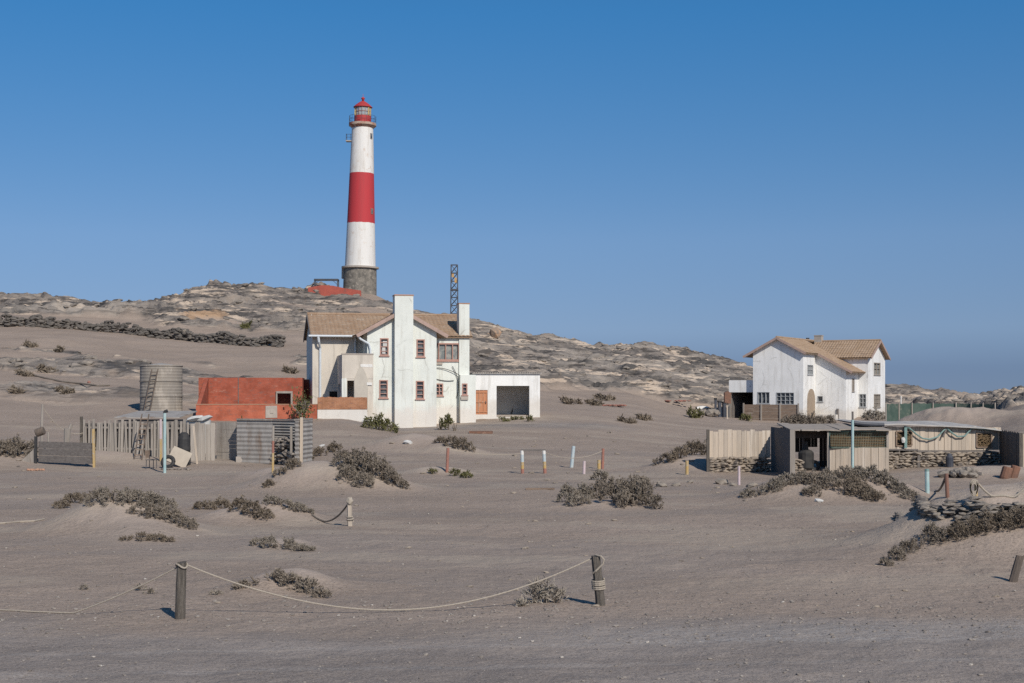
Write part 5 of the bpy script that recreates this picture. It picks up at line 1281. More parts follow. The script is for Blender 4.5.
    m = MB(); m.bar(P(904.3, 426.5), P(904.3, 448), .12, .06, up=(0, 1, 0)); tag(m.build('painted_stick', 'turq_hose', loc=o), 'turquoise upright board nailed across the wreath window of the long shack', 'board')
    m = MB(); m.bar(P(944.5, 429), P(941, 437.5), .07, .07); tag(m.build('strap', 'wood_dark', loc=o), 'short dark strap hanging between the hose loops', 'strap')
    m = MB(); c = P(902, 440); m.stone(c, .09, .05, .13, rg); tag(m.build('bottle_ornament', 'plastic_white', loc=o), 'small white ornament hanging in the wreath window', 'ornament')
    # stone heaps, drums
    def heap(name, u, v, n, rx, ry, rz, sz, mat, label, seed):
        q = gp(u, v); m = MB(); r2 = random.Random(seed)
        for k in range(n):
            a = r2.uniform(0, 6.28); rr = r2.random() ** .6; zz = r2.random() * rz * (1 - rr * .8)
            m.stone((math.cos(a) * rr * rx, math.sin(a) * rr * ry, zz), sz * r2.uniform(.6, 1.4), sz * r2.uniform(.6, 1.2), sz * r2.uniform(.4, .8), r2)
        return tag(m.build(name, mat, loc=q), label, 'stones')
    heap('stone_heap', 962, 476, 34, .75, .5, .35, .17, 'stone', 'low heap of flat stones before the long shack', 1)
    heap('stone_heap', 982, 463, 14, .3, .25, .9, .14, 'stone', 'upright stack of pale stones against the long shack wall', 2)
    heap('stone_heap', 958, 463, 12, .35, .25, .8, .16, 'plastic_white', 'pale bundle of sacks and stones against the stone foot of the long shack', 3)
    q = gp(949.5, 467); m = MB(); m.lathe([(.14, -.1), (.17, .0), (.17, .42), (.11, .52), (.07, .6)], 12); tag(m.build('blue_can', 'blue', loc=q), 'dark blue can standing beside the stone heap of the long shack', 'can')
    q = gp(1006, 478); m = MB(Matrix.Rotation(.3, 4, 'Y')); m.lathe([(.17, -.1), (.20, .0), (.20, .38), (.17, .42)], 12, (-.05, 0, 0)); m.lathe([(.15, -.1), (.18, .0), (.18, .52), (.15, .56)], 12, (.27, .1, .0))
    tag(m.build('rusty_drum', 'rust', loc=q), 'orange rusty drums at the corner of the long shack', 'drum')
shacks()

# ------------------------------------------------------------------ posts and ropes
def catenary(a, b, sag, n=24, ground=True, r=.02):
    pts = []
    for k in range(n + 1):
        f = k / n; p = a.lerp(b, f) - Vector((0, 0, sag * 4 * f * (1 - f)))
        if ground: p.z = max(p.z, gz(p.x, p.y) + r * .8)
        pts.append(p)
    return pts
def old_post(u, v, vtop, w, lab, lean=(0, 0), cap=None, seed=1):
    q = gp(u, v); s = q.y / F; h = (v - vtop) * s; r2 = random.Random(seed)
    m = MB(); n = 9; vs = []; fs = []; rows = 9; wr = w * s / 2
    ang = [r2.uniform(.86, 1.14) for _ in range(n)]
    for j in range(rows):
        f = j / (rows - 1); z = -.3 + (h + .3) * f
        for k in range(n):
            a = 2 * math.pi * k / n; rr = wr * ang[k] * (1 + r2.uniform(-.035, .035)) * (1.04 - .1 * f)
            vs.append((math.cos(a) * rr + lean[0] * max(0, z), math.sin(a) * rr + lean[1] * max(0, z), z + (r2.uniform(-.02, .02) if j == rows - 1 else 0)))
    for j in range(rows - 1):
        for k in range(n): fs.append((j*n+k, j*n+(k+1)%n, (j+1)*n+(k+1)%n, (j+1)*n+k))
    fs.append(tuple((rows - 1) * n + k for k in range(n)))
    m.add(vs, fs)
    return q, h, wr, m
def foreground():
    # left post
    q, h, wr, m = old_post(180, 619, 562.5, 9.5, '', (.03, 0), seed=2)
    t = thing('rope_post', 'dark weathered wooden post standing alone at lower left with rope over its top', 'post', q, group='weathered posts carrying the rope')
    m.build('post', 'post_grey', t)
    k1 = q + Vector((.03 * h, 0, h - .04))
    m = MB(); m.tube([Vector((.03 * h + math.cos(a) * (wr + .012), math.sin(a) * (wr + .012), h - .05 + .03 * math.sin(a * 2))) for a in np.linspace(0, 6.6, 18)], .014, 6); m.build('rope_turn', 'rope', t)
    # right post, leaning, rope wound round
    q2, h2, wr2, m = old_post(600.5, 605, 555.5, 10.5, '', (-.10, 0), seed=4)
    t = thing('rope_post', 'leaning weathered wooden post in the middle foreground wound with pale rope', 'post', q2, group='weathered posts carrying the rope')
    m.build('post', 'post_grey', t)
    k2 = q2 + Vector((-.10 * h2, 0, h2 - .02))
    for zz, n in ((.52, 3.2), (.40, 2.2)):
        m = MB(); pts = []
        for i in range(int(n * 12)):
            a = i * 2 * math.pi / 12; z = h2 * zz - .028 * i / 12 + .012 * math.sin(a + 1); pts.append(Vector((-.10 * z + math.cos(a) * (wr2 + .016), math.sin(a) * (wr2 + .016), z)))
        m.tube(pts, .014, 6); m.build('rope_coil', 'rope', t)
    m = MB(); m.tube([Vector((-.10 * h2, -wr2 * .3, h2 + .01)), Vector((.0, -wr2 - .02, h2 + .0)), Vector((.05, -wr2 - .02, h2 * .93)), Vector((.03, -wr2 - .02, h2 * .84)), Vector((-.08, -wr2 - .015, h2 * .70)), Vector((-.13, -wr2*.3 - .02, h2 * .64))], .015, 6); m.build('rope_loop', 'rope', t)
    # slack rope between
    a, b = k1 + Vector((.08, 0, 0)), k2
    mid = gp(400, 606.5); pts = []
    P0, P1, P2 = a, Vector((mid.x, mid.y - .1, gz(mid.x, mid.y) + .02)), b
    n = 48
    for i in range(n + 1):
        f = i / n; base = a.lerp(b, f)
        z = base.z - 0.74 * 4 * f * (1 - f)
        z = max(z, gz(base.x, base.y) + .016); pts.append(Vector((base.x, base.y + .06 * math.sin(f * 9), z)))
    o = MB(); o.tube([p - a for p in pts], .0125, 7); tag(o.build('slack_rope', 'rope', loc=a), 'pale slack rope drooping to the sand between the two foreground posts', 'rope')
    # rope to the left ground
    e = gp(-30, 610)
    pts = []
    for i in range(31):
        f = i / 30; base = k1.lerp(e, f); z = k1.z + (e.z - k1.z) * min(1, f * 1.55) - .16 * 4 * f * (1 - f); z = max(z, gz(base.x, base.y) + .015); pts.append(Vector((base.x, base.y, z)) - k1)
    o = MB(); o.tube(pts, .012, 7); tag(o.build('slack_rope', 'rope', loc=k1), 'pale rope running from the lower left post down to the sand at the left edge', 'rope')
    # stump leaning at right edge
    q, h, wr, m = old_post(1013, 582, 556, 9, '', (.32, .1), seed=7)
    tag(m.build('leaning_stump', 'wood_deep_brown', loc=q), 'short brown post leaning in the sand at the right edge', 'post')
    # short post with rope at (350, 525)
    q, h, wr, m = old_post(350, 526, 500, 5, '', (-.03, 0), seed=9)
    t = thing('rope_post', 'short pale topped post with a dark rope among the shrubs at left', 'post', q)
    m.build('post', 'wood_pale', t)
    MB().stone((0, -.02, h - .03), .085, .08, .1, random.Random(3)).build('rope_knot', 'rope', t)
    m = MB(); pts = [Vector((math.cos(a) * (wr + .02), math.sin(a) * (wr + .02), .12 + .01 * a)) for a in np.linspace(0, 12, 26)]; m.tube(pts, .02, 6); m.build('rope_coil', 'rope', t)
    e = gp(312, 515.5) - q; a = Vector((-.05, 0, h - .1)); pts = []
    for i in range(15):
        f = i / 14; p = a.lerp(e, f); p.z -= .28 * 4 * f * (1 - f); p.z = max(p.z, gz(p.x + q.x, p.y + q.y) - q.z + .02); pts.append(p)
    m = MB(); m.tube(pts, .022, 6); tag(m.build('dark_rope', 'rope_dark', loc=q), 'dark rope hanging from the short post to the shrub mound', 'rope')
    # rope lying on the sand at the far left
    pts = [gp(u, v) + Vector((0, 0, .02)) for u, v in ((-12, 525), (5, 524), (20, 522.5), (34, 522), (44, 520))]; o = pts[0]
    m = MB(); m.tube([p - o for p in pts], .025, 6); tag(m.build('ground_rope', 'rope', loc=o), 'pale rope lying on the sand at the left edge by the shrub mound', 'rope')
foreground()

def painted_post(u, v, vtop, segs, label, w=4.5, lean=0.0, D=None, name='painted_post', group=None):
    q = gp(u, v) if D is None else hp(u, D); h = Zv(q.y, vtop) - q.z; r = w * q.y / F / 2 * .86
    t = thing(name, label, 'post', q, group=group)
    z = -.3
    for i, (f, mat, nm) in enumerate(segs):
        z1 = h * f
        MB().tube([(lean * z, 0, z), (lean * z1, 0, z1)], [r, r * .98], 9).build(nm, mat, t); z = z1
    return t, q, h, r
def mid_posts():
    t0, q0, h0, r0 = painted_post(447, 472.5, 448, [(1, 'redpaint', 'post')], 'thin faded red post leftmost on the open sand flat', 3.6, .04)
    t1, q1, h1, r1 = painted_post(522.5, 473.5, 450.5, [(.2, 'redpaint', 'red_foot'), (.5, 'yellow', 'yellow_band'), (.82, 'lightblue', 'blue_band'), (1, 'whitepaint', 'white_top')], 'left upright of the banded frame, red foot and yellow and white bands', 4.0, -.02)
    t2, q2, h2, r2 = painted_post(545, 473.5, 450.5, [(.22, 'redpaint', 'red_foot'), (.52, 'yellow', 'yellow_band'), (.85, 'lightblue', 'blue_band'), (1, 'whitepaint', 'white_top')], 'right upright of the banded frame, leaning slightly left', 4.0, -.05)
    a, b = q1 + Vector((0, 0, h1 - .02)), q2 + Vector((-.03, 0, h2 - .02))
    m = MB(); m.bar((-.05, 0, .03), b - a + Vector((.05, 0, .03)), .075); tag(m.build('cross_bar', 'wood_dark', loc=a), 'thin dark bar laid across the two banded posts', 'bar')
    painted_post(571.5, 467.5, 446, [(1, 'lightblue', 'post')], 'pale blue post leaning right behind the banded frame', 4.2, .10)
    painted_post(584, 474, 461, [(1, 'pink', 'post')], 'short pale pink post before the leaning blue post', 3.4, .02)
    painted_post(599, 471, 460, [(1, 'yellow', 'post')], 'short yellow post at the foot of the red post above the big shrub', 4.2)
    t3, q3, h3, r3 = painted_post(602.5, 469, 448.5, [(1, 'redpaint', 'post')], 'tall thin red post above the big shrub', 3.4, .03)
    painted_post(687, 474.5, 460.5, [(1, 'yellow', 'post')], 'short yellow post left of the pale board screen', 4.0)
    painted_post(739, 485, 466, [(1, 'pink', 'post')], 'short pale pink post before the board screen', 3.2)
    painted_post(927.3, 493, 469, [(.9, 'turq', 'post'), (1, 'turq_hose', 'post_top')], 'short stout turquoise post before the long shack', 5.2, -.02)
    tb, qb, hb, rb = painted_post(947.5, 498, 473.5, [(1, 'brown_paint', 'post')], 'short brown post with a dark chain beside the turquoise post', 4.6, -.05)
    ty, qy, hy, ry = painted_post(976, 503.5, 480, [(.85, 'yellow', 'post'), (1, 'rope', 'rope_top')], 'short yellow post wound with rope before the long shack', 4.2)
    # ropes
    def rope(p, q, sag, mat, label, r=.018, name='rope'):
        pts = catenary(p, q, sag, 16, True, r); m = MB(); m.tube([x - p for x in pts], r, 6); tag(m.build(name, mat, loc=p), label, 'rope')
    rope(q0 + Vector((.03, 0, h0 - .05)), q1 + Vector((0, 0, h1 - .12)), .12, 'rope', 'thin pale rope strung from the leftmost red post to the banded frame', .014)
    rope(q2 + Vector((0, 0, h2 - .08)), q3 + Vector((0, 0, h3 - .1)), .28, 'rope', 'thin pale rope strung from the banded frame to the tall red post', .014)
    rope(qb + Vector((-.05, 0, hb - .1)), gp(936, 491), .1, 'rope_dark', 'dark chain hanging from the short brown post to the sand', .03)
    rope(qy + Vector((.05, 0, hy - .08)), gp(1030, 497) + Vector((0, 0, .3)), .35, 'rope', 'pale rope swinging right from the yellow post to the edge', .025)
    m = MB(); rg = random.Random(6)
    for k in range(5):
        m.tube([Vector((-.07 + .07 * math.cos(a) * (1 + .2 * k * .3), -.08, hy * .6 + .13 * math.sin(a) + .02 * k)) for a in np.linspace(0, 6.3, 14)], .016, 5, False)
    m.build('rope_coil', 'rope', ty)
    painted_post(272.8, 472.5, 426, [(.42, 'yellow', 'yellow_foot'), (.68, 'redpaint', 'red_band'), (1, 'wood', 'bare_top')], 'pole with yellow foot and red band before the corrugated iron pen', 3.0, .01, name='painted_pole')
    # small posts with rail behind the dune
    for u, lab in ((340, 'small grey peg on the dune right of the iron pen'), (354, 'small grey peg behind the big dune shrub')):
        q = hp(u, 63); MB(); o = MB().bar((0, 0, -.2), (0, 0, .65), .09).build('peg', 'wood', loc=q); tag(o, lab, 'peg')
    # low plank / slab lying on the flat
    q = gp(540, 489.5); o = MB().box(-.5, .5, -.06, .06, 0, .05, .01).build('fallen_plank', 'wood_brown', loc=q); tag(o, 'reddish plank lying on the sand below the banded frame', 'plank')
    q = gp(481, 433.5); o = MB().box(-.7, .7, -.4, .4, 0, .12, .03).build('rusty_plate', 'rust', loc=q); tag(o, 'rusty plate lying on the drive before the garage', 'plate')
mid_posts()

# ------------------------------------------------------------------ dry stone walls
def stone_wall(name, pts, D0, hgt, dep, sx, sz, mat, label, seed, dens=1.0):
    rg = random.Random(seed); m = MB(); o = pts[0]
    for a, b in zip(pts, pts[1:]):
        L = (b - a).length; n = int(L / sx * 2.2 * dens)
        for k in range(n):
            f = rg.random(); p = a.lerp(b, f); y = rg.uniform(-dep, dep); t = rg.random() ** 1.1; w = sx * rg.uniform(.5, 1.25)
            x2, y2 = p.x, p.y + y * (1 - t * .6)
            m.stone((x2 - o.x, y2 - o.y, gz(x2, y2) - o.z + t * hgt * (.9 + .22 * math.sin(f * 7 + a.x)) - .05), w, w * rg.uniform(.6, 1), sz * rg.uniform(.6, 1.3), rg)
    return tag(m.build(name, mat, loc=o), label, 'wall')
hw = [gp(u, v, 110) for u, v in ((-90, 324), (-30, 325), (0, 326), (40, 327), (80, 329.5), (120, 333), (160, 338), (200, 342), (240, 345.5), (284, 347))]
stone_wall('dry_stone_wall', hw, 160, 1.15, .75, .34, .15, 'stone_dark', 'long dark dry stone wall crossing the hillside below the skyline', 21, 4.0)
lw = [gp(899, 518), gp(925, 517), gp(955, 517), gp(990, 517), gp(1030, 516), gp(1070, 516)]
stone_wall('dry_stone_wall', lw, 38, .30, .32, .125, .038, 'stone', 'low tumbled dry stone wall at the right edge before the shacks', 22, 3.6)

# ------------------------------------------------------------------ shrubs
def shrub(name, label, puffs, mat='bush', group=None, dens=1.0, blade=.050, seed=1, bare=False, cat='shrub', flat=1.0):
    "puffs: (u, v, half width px, height px): ground points of the plant's cushions"
    rg = np.random.default_rng(seed)
    P = [(gp(u, v), r, h) for (u, v, r, h) in puffs]
    o = P[0][0].copy(); V = []; Fc = []; stems = MB(); nv = 0
    for (c, r, h) in P:
        s = c.y / F; R = r * s; Hh = h * s * 1.12
        sc = max(.7, min(3.0, c.y / 42.0)); bl = blade * sc
        area = R * (R * .8 + Hh) * 3.0
        ntuft = max(10, int(dens * area / (bl * bl) * .42)); ntuft = min(ntuft, 1500)
        # uneven dome: tuft centres on and inside a lumpy cushion
        th = rg.uniform(0, 2 * math.pi, ntuft); rr = np.sqrt(rg.uniform(0, 1, ntuft)); 
        lump = .62 + .55 * vnoise(c.x + 3 * np.cos(th) * rr + 5, c.y + 3 * np.sin(th) * rr + 9, seed + 300) + rg.uniform(-.12, .12, ntuft)
        dx = np.cos(th) * rr * R * (0.8 + .4 * vnoise(th * 1.3 + 20, th * 0 + seed * 1.7, 33)); dy = np.sin(th) * rr * R * .85
        zz = Hh * np.sqrt(np.clip(1 - rr ** 2, 0.02, 1)) * lump * rg.uniform(.35, 1.0, ntuft) ** .5
        bx = c.x + dx; by = c.y + dy; bz = terrain(bx, by) + zz
        gap = vnoise(bx * 3.1 / sc ** .5 + 11, by * 3.1 / sc ** .5 + 4, seed + 500) + rg.uniform(-.1, .1, ntuft)
        tone = rg.uniform(.75, 1.45, ntuft)
        for i in range(ntuft):
            if gap[i] < .26: continue
            n = int(rg.integers(9, 15)); out = np.array([dx[i] / max(R, .01), dy[i] / max(R, .01), .75])
            d = out[None, :] * .7 + rg.normal(0, .55, (n, 3)); d[:, 2] = np.abs(d[:, 2]) * .8 + .1
            d /= np.linalg.norm(d, axis=1)[:, None]
            ln = bl * tone[i] * rg.uniform(.8, 1.9, n)[:, None]; side = np.cross(d, rg.normal(0, 1, (n, 3))); side /= np.linalg.norm(side, axis=1)[:, None]
            w = bl * (.14 if bare else .20) * rg.uniform(.7, 1.3, n)[:, None]
            b0 = np.array([bx[i], by[i], bz[i]])[None, :] + rg.normal(0, bl * .45, (n, 3)) - d * ln * .3
            q0 = b0 - side * w * .5; q1 = b0 + side * w * .5; q2 = b0 + d * ln * .6 + side * w; q3 = b0 + d * ln; q4 = b0 + d * ln * .55 - side * w
            arr = np.stack([q0, q1, q2, q3, q4], 1).reshape(-1, 3) - np.array(o)
            V.append(arr); idx = np.arange(n) * 5 + nv; Fc.append(np.stack([idx, idx + 1, idx + 2, idx + 3, idx + 4], 1)); nv += 5 * n
        for k in range(0 if dens < .7 else max(4, min(22, int(ntuft / 22)))):
            i = int(rg.integers(0, ntuft)); b0 = Vector((c.x + dx[i] * .25 - o.x, c.y + dy[i] * .25 - o.y, gz(c.x + dx[i] * .25, c.y + dy[i] * .25) - o.z - .03))
            e = Vector((bx[i] - o.x, by[i] - o.y, bz[i] - o.z + Hh * float(rg.uniform(-.05, .28)))); stems.tube([b0, b0.lerp(e, .5) + Vector((0, 0, .05 * Hh)), e], [.02 * sc, .014 * sc, .007 * sc], 4)
    V = np.concatenate(V); Fc = np.concatenate(Fc)
    root = thing(name, label, cat, o, group=group)
    me = bpy.data.meshes.new('foliage'); me.from_pydata(V.tolist(), [], Fc.tolist()); me.materials.append(M[mat]); me.update()
    f = bpy.data.objects.new('foliage', me); COL.objects.link(f); f.parent = root
    if stems.v: stems.build('stem', 'stem', root)
    return root
G1 = 'grey saltbushes on the sand flat'
def sh(lab, puffs, **k):
    k.setdefault('mat', ('bush', 'bush_b', 'bush_c')[k.get('seed', 0) % 3]); return shrub('saltbush', lab, puffs, group=G1, **k)
sh('grey shrub on the left shoulder of the large dune at left', [(62, 508, 9, 7), (74, 503, 10, 10), (87, 500, 9, 9)], seed=1)
sh('grey shrub along the crest of the large dune at left', [(98, 501, 12, 12), (113, 502, 12, 13), (128, 503, 12, 13), (141, 505, 12, 13), (154, 508, 12, 14), (167, 511, 11, 13)], seed=2)
sh('grey shrub spilling down the right flank of the large dune at left', [(163, 519, 11, 11), (176, 524, 12, 12), (190, 528, 9, 9), (147, 517, 8, 7), (133, 514, 6, 6)], seed=3)
sh('low grey shrub running right from the large left dune', [(205, 509, 12, 7), (222, 508, 12, 9), (240, 510, 11, 12), (253, 515, 11, 14), (265, 519, 10, 10)], seed=4)
sh('grey shrub on the small dune beside the short rope post', [(272, 504, 9, 9), (285, 508, 10, 9), (298, 511, 9, 8), (308, 513, 6, 5)], seed=5)
sh('large grey shrub spilling down the dune before the white house', [(343, 467, 10, 15), (355, 470, 13, 18), (369, 475, 14, 21), (383, 480, 13, 19), (395, 485, 10, 14), (404, 488, 6, 8), (348, 480, 10, 12), (364, 486, 11, 11)], seed=6)
sh('thin grey shrub on the left slope of the dune beside the iron pen', [(268, 487, 6, 6), (280, 476, 8, 8), (292, 468, 8, 9), (306, 461, 9, 8), (320, 456, 8, 8), (334, 452, 8, 9)], seed=7)
sh('wide grey shrub in the middle of the sand flat, left half', [(569, 502, 11, 17), (583, 501, 11, 16), (578, 505, 12, 11), (600, 480, 9, 9)], seed=8)
sh('wide grey shrub in the middle of the sand flat, taller right half', [(600, 498, 13, 18), (616, 502, 15, 22), (632, 503, 15, 24), (648, 506, 13, 25), (657, 509, 8, 13), (624, 507, 12, 14), (640, 490, 12, 14)], seed=9)
sh('dark shrub on the sand slope left of the board screen', [(657, 465, 7, 6), (668, 462, 9, 10), (680, 458, 10, 12), (692, 455, 10, 14), (703, 455, 8, 14)], seed=10)
sh('low shrub on the left end of the mound below the shacks', [(747, 497, 8, 6), (760, 494, 10, 9), (774, 490, 11, 10), (787, 485, 11, 10)], seed=11)
sh('grey shrub over the middle of the mound below the open shack', [(800, 482, 12, 10), (815, 484, 12, 12), (829, 488, 12, 11), (812, 495, 11, 8), (828, 480, 12, 10), (843, 479, 12, 11)], seed=12)
sh('grey shrub spreading on the face of the mound below the green mesh', [(846, 492, 12, 11), (861, 497, 13, 12), (874, 500, 11, 9), (855, 486, 11, 8)], seed=13)
sh('long shrub running down the right end of the mound below the long shack', [(858, 477, 12, 9), (872, 480, 12, 12), (886, 486, 12, 13), (899, 493, 11, 11), (911, 499, 9, 8), (919, 502, 5, 5)], seed=14)
sh('dark shrub band on the lower edge of the right hand dune', [(886, 566, 7, 7), (897, 560, 9, 12), (909, 553, 10, 13), (921, 548, 10, 14), (930, 540, 9, 17), (943, 543, 11, 15)], seed=15)
sh('dark shrub band on the upper part of the right hand dune', [(957, 538, 12, 15), (972, 535, 12, 15), (987, 531, 13, 16), (1003, 529, 13, 16), (1018, 526, 13, 17), (1036, 526, 14, 18)], seed=16)
sh('low flat shrub on a small mound right of the left dunes', [(258, 545, 8, 6), (271, 547, 11, 11), (286, 549, 11, 10), (301, 551, 9, 6), (311, 551, 5, 4)], seed=17, dens=1.1)
sh('flat shrub on the small dune behind the slack rope', [(243, 588, 9, 7), (258, 583, 11, 9), (274, 582, 12, 10), (291, 586, 12, 12), (308, 592, 12, 13), (322, 598, 9, 10)], seed=18, blade=.06)
sh('sparse dry shrub on a low mound below the large left dune', [(125, 541, 6, 4), (141, 540, 10, 6), (158, 541, 9, 6), (170, 542, 5, 4)], seed=19, dens=1.0)
sh('sparse dry shrub on the flat behind the lower left post', [(140, 591, 6, 5), (149, 594, 6, 4), (83, 590, 5, 4), (205, 592, 6, 3), (216, 595, 6, 3)], seed=20, dens=.45, blade=.05)
sh('grey shrub bank at the far left behind the dune', [(2, 455, 12, 14), (16, 456, 12, 16), (29, 457, 10, 15), (-14, 455, 14, 16)], seed=21)
sh('grey shrub on the sand heap in front of the white house', [(452, 446, 7, 9), (461, 449, 8, 10), (470, 452, 6, 8), (440, 443, 6, 6)], seed=22)
sh('small shrub beside the leftmost red post', [(455, 476, 6, 7), (466, 478, 6, 6), (433, 474, 5, 5)], seed=23, mat='bush_green')
sh('grey shrub bank before the lone house', [(788, 426, 7, 10), (798, 426, 8, 13), (809, 426, 8, 13), (820, 426, 7, 11), (829, 425, 6, 9)], seed=24)
sh('small pale shrub at the right corner of the lone house', [(868, 420, 6, 9), (877, 420, 6, 10), (883, 419, 4, 6)], seed=25, mat='bush_pale')
shrub('dry_tuft', 'dry pale twiggy tuft left of the leaning foreground post', [(534, 603, 10, 19), (545, 602, 13, 22), (556, 603, 9, 16), (522, 606, 5, 5)], 'bush_pale', None, .9, .085, 31, True)
shrub('green_weed', 'green weed at the foot of the house gable left of the chimney', [(369, 428.5, 6, 10), (379, 430, 8, 13), (389, 431.5, 7, 10), (397, 433, 4, 5)], 'bush_green', 'green weeds by the white house', 1.0, .07, 32)
shrub('green_weed', 'rounded green weed right of the house gable', [(441, 430, 5, 11), (448, 430, 6, 14), (455, 431, 4, 9)], 'bush_green', 'green weeds by the white house', 1.0, .07, 33)
shrub('green_weed', 'low green weed on the ramp before the garage', [(503, 421.5, 4, 4), (517, 420, 5, 3), (529, 421.5, 3.5, 4.5)], 'bush_green', None, .8, .06, 34)
shrub('green_weed', 'green clump left of the carport bins', [(691, 418, 5, 8), (698, 418, 5, 8)], 'bush_green', None, .9, .08, 35)
shrub('green_weed', 'small green clump at the carport opening', [(746, 421, 5, 6)], 'bush_green', None, .9, .08, 36)
shrub('green_weed', 'low green weed against the red brick wall', [(245, 420.5, 6, 4)], 'bush_green', None, .9, .06, 37)
# bare pale bush beside the house corner
def bare_bush():
    q = hp(304, 91.2); t = thing('bare_bush', 'leafless pale bush between the red brick wall and the white house', 'bush', q)
    rg = random.Random(14); m = MB()
    def grow(p, d, L, r, k):
        e = p + d * L; m.tube([p, p.lerp(e, .5) + Vector((rg.uniform(-.05, .05), 0, rg.uniform(-.03, .03))), e], [r, r * .85, r * .65], 5)
        if k == 0: return
        for _ in range(3):
            dd = (d + Vector((rg.uniform(-.8, .8), rg.uniform(-.6, .6), rg.uniform(-.1, .6)))).normalized(); grow(e, dd, L * rg.uniform(.6, .85), r * .62, k - 1)
    for _ in range(4): grow(Vector((rg.uniform(-.1, .1), 0, -.1)), Vector((rg.uniform(-.5, .5), rg.uniform(-.3, .3), 1)).normalized(), .55, .045, 3)
    m.build('branches', pmat('bleached_bark', (.42, .37, .32), (.3, .26, .22), 8, bmp=.3), t)
    r2 = np.random.default_rng(5); V = []; Fc = []
    for i in range(700):
        c = np.array([r2.normal(-.1, .3), r2.normal(0, .25), abs(r2.normal(.8, .4)) + .1]); a = r2.normal(0, .07, 3); b = r2.normal(0, .05, 3); k = len(V); V += [c, c + a, c + a + b, c + b]; Fc.append((k, k+1, k+2, k+3))
    me = bpy.data.meshes.new('foliage'); me.from_pydata([tuple(v) for v in V], [], Fc); me.materials.append(M['bush_green']); f = bpy.data.objects.new('foliage', me); COL.objects.link(f); f.parent = t
bare_bush()
# scrub scattered over the hillside at left and along the ridge
def hill_scrub():
    rg = random.Random(44); spots = [(20, 375, 'low scrub on the slope at the far left edge'), (42, 372, 'low scrub on the slope left of the water tank'), (60, 392, 'small dark scrub below the slope pipe'),
        (12, 392, 'dark scrub low on the slope at the far left'), (52, 350, 'dark scrub on the bare sand slope below the stone wall'), (27, 346, 'low scrub just below the stone wall at far left'), 
        (287, 372, 'scrub on the slope above the red brick wall'), (242, 326, 'greenish scrub on the rock face below the lighthouse hill'), (640, 419, 'low scrub on the open flat before the ridge'),
        (623, 422, 'low scrub left end of the flat before the ridge'), (565, 403, 'scrub at the foot of the ridge right of the garage'), (600, 399, 'scrub tuft at the middle foot of the ridge'), (590, 404, 'dark tuft near the garage at the foot of the ridge')]
    for i, (u, v, lab) in enumerate(spots):
        k = rg.uniform(.5, .85); shrub('hill_scrub', lab, [(u, v, 5 * k, 5 * k), (u + 7 * k, v + 1.5, 6 * k, 4 * k), (u + 14 * k, v + 1, 4 * k, 3 * k)], 'bush_green' if i in (7,) else 'bush_b', 'scrub on the hillside', .55, .085, 60 + i)
    # the dark pipe lying across the slope
    pts = [gp(u, v) + Vector((0, 0, .06)) for u, v in ((28, 375), (45, 379), (62, 382.5), (80, 384.5), (97, 386.5), (110, 386))]
    m = MB(); o = pts[0]; m.tube([p - o for p in pts], .07, 6); tag(m.build('slope_pipe', 'rope_dark', loc=o), 'dark pipe lying across the sand slope left of the tank', 'pipe')
    q = gp(89, 383); tag(MB().stone((0, 0, .06), .13, .12, .1, rg).build('red_can', 'redpaint', loc=q), 'small red can lying on the slope left of the tank', 'can')
hill_scrub()

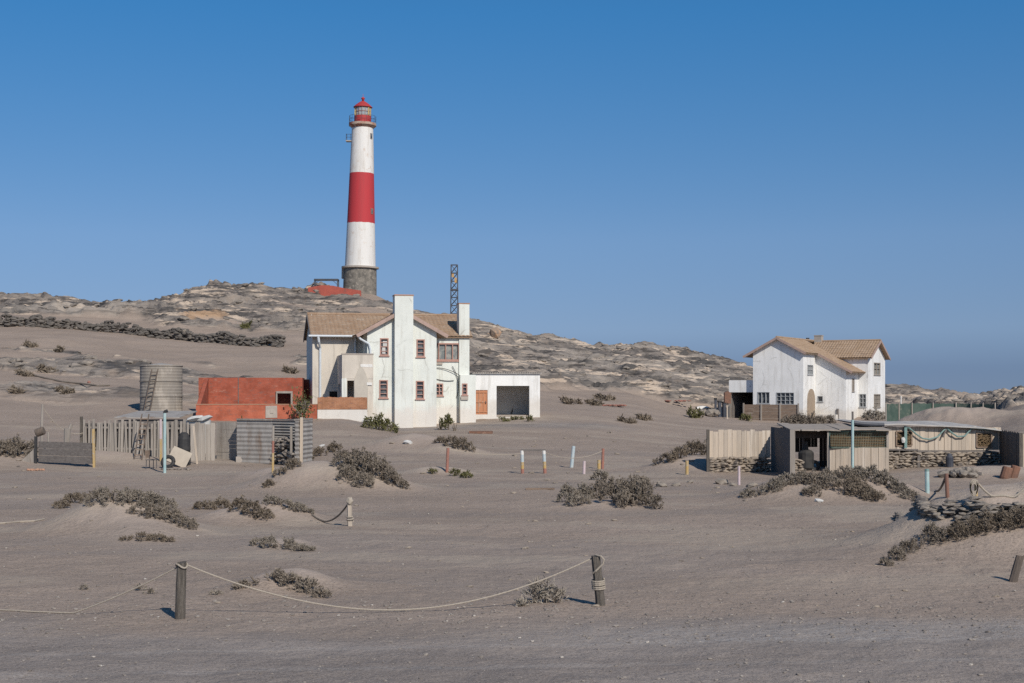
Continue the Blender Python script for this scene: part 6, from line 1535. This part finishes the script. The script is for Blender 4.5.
# ------------------------------------------------------------------ loose stones and pebbles
def loose():
    rg = random.Random(71); r2 = np.random.default_rng(71)
    m = MB()
    for i in range(4200):
        D = 15.5 + 34 * r2.random() ** 1.7 if i < 2600 else r2.normal(21.3, 1.1); u = r2.uniform(-40, 1064); x, y = at(u, D); w = (.006 + .016 * r2.random() ** 5) * (1 + D / 60)
        m.stone((x, y, gz(x, y) + w * .3), w * 1.2, w, w * .6, rg)
    o = m.build('pebbles', pmat('mixed_pebbles', (.30, .265, .23), (.16, .14, .125), 3.1, bmp=.2, c3=(.45, .41, .36), p3=(.6, .64), s3=5)); o['kind'] = 'stuff'; o['label'] = 'pebbles scattered over the sand'
    spots = [(752, 487, .14, 'pale flat stone on the sand below the board screen'), (722, 484, .2, 'pale stone before the board screen foot'), (819, 502, .1, 'small white stone below the shack mound'), (676, 486, .13, 'tan stone right of the wide middle shrub'), (690, 483, .10, 'small tan stone beside the yellow post left of the screen'), (662, 487, .16, 'flat brown stone at the edge of the wide middle shrub'), (733, 486, .12, 'pale stone beside the short pink post'),
             (368, 424, .3, 'white stone beside the green weed at the house'), (322, 447, .12, 'white stone on the flat right of the iron pen'), (408, 444, .18, 'white stone on the sand heap before the house')]
    for (u, v, w, lab) in spots:
        q = gp(u, v); tag(MB().stone((0, 0, w * .35), w * 1.3, w, w * .65, rg).build('stone', 'plastic_white' if 'white' in lab else 'stone', loc=q), lab, 'stone')
    md = MB()
    for i in range(520):
        D = 22 + 70 * r2.random() ** 1.4; u = r2.uniform(-20, 1044); x, y = at(u, D); w = (.02 + .05 * r2.random() ** 4) * (D / 40) ** .7
        if terrain(np.array([x]), np.array([y]), True)[1][0] > .3: continue
        md.stone((x, y, gz(x, y) + w * .25), w * 1.4, w, w * .5, rg)
    o = md.build('small_stones', 'stone_tan'); o['kind'] = 'stuff'; o['label'] = 'small stones lying about the sand flat'
    # boulders strewn over the rocky hill
    m = MB()
    n = 0; X = r2.uniform(-75, 60, 9000); Y = r2.uniform(112, 232, 9000)
    u = 512 + F * X / Y; Z, rk, rib, blk = terrain(X, Y, True)
    ok = (rk > .55) & (u > -30) & (u < 1050)
    for x, y, z, r in zip(X[ok], Y[ok], Z[ok], rk[ok]):
        if n > 2200: break
        w = .08 + .34 * r2.random() ** 4; m.stone((x, y, z + w * .2), w * 1.5, w, w * .6, rg); n += 1
    o = m.build('loose_rocks', 'stone', None); o['kind'] = 'stuff'; o['label'] = 'loose rocks strewn over the hillside'
loose()

# repeats share a group
GROUPS = {'painted_post': 'painted posts on the sand flat', 'painted_pole': 'tall painted poles by the yards', 'rope': 'ropes between the painted posts', 'slack_rope': 'slack ropes of the foreground posts',
          'stone': 'single stones on the sand', 'stone_heap': 'stone heaps by the shacks', 'peg': 'small pegs on the dune', 'brick_scatter': 'brick scatters below the ridge', 'tyre': 'old tyres', 'ladder': 'ladders by the water tank',
          'dry_stone_wall': 'dry stone walls', 'plank_fence': 'plank fence panels of the left yard', 'green_weed': 'green weeds', 'house': 'white houses'}
for o in list(SC.objects):
    b = o.name.split('.')[0]
    if o.parent is None and b in GROUPS and 'category' in o.keys() and 'group' not in o.keys(): o['group'] = GROUPS[b]
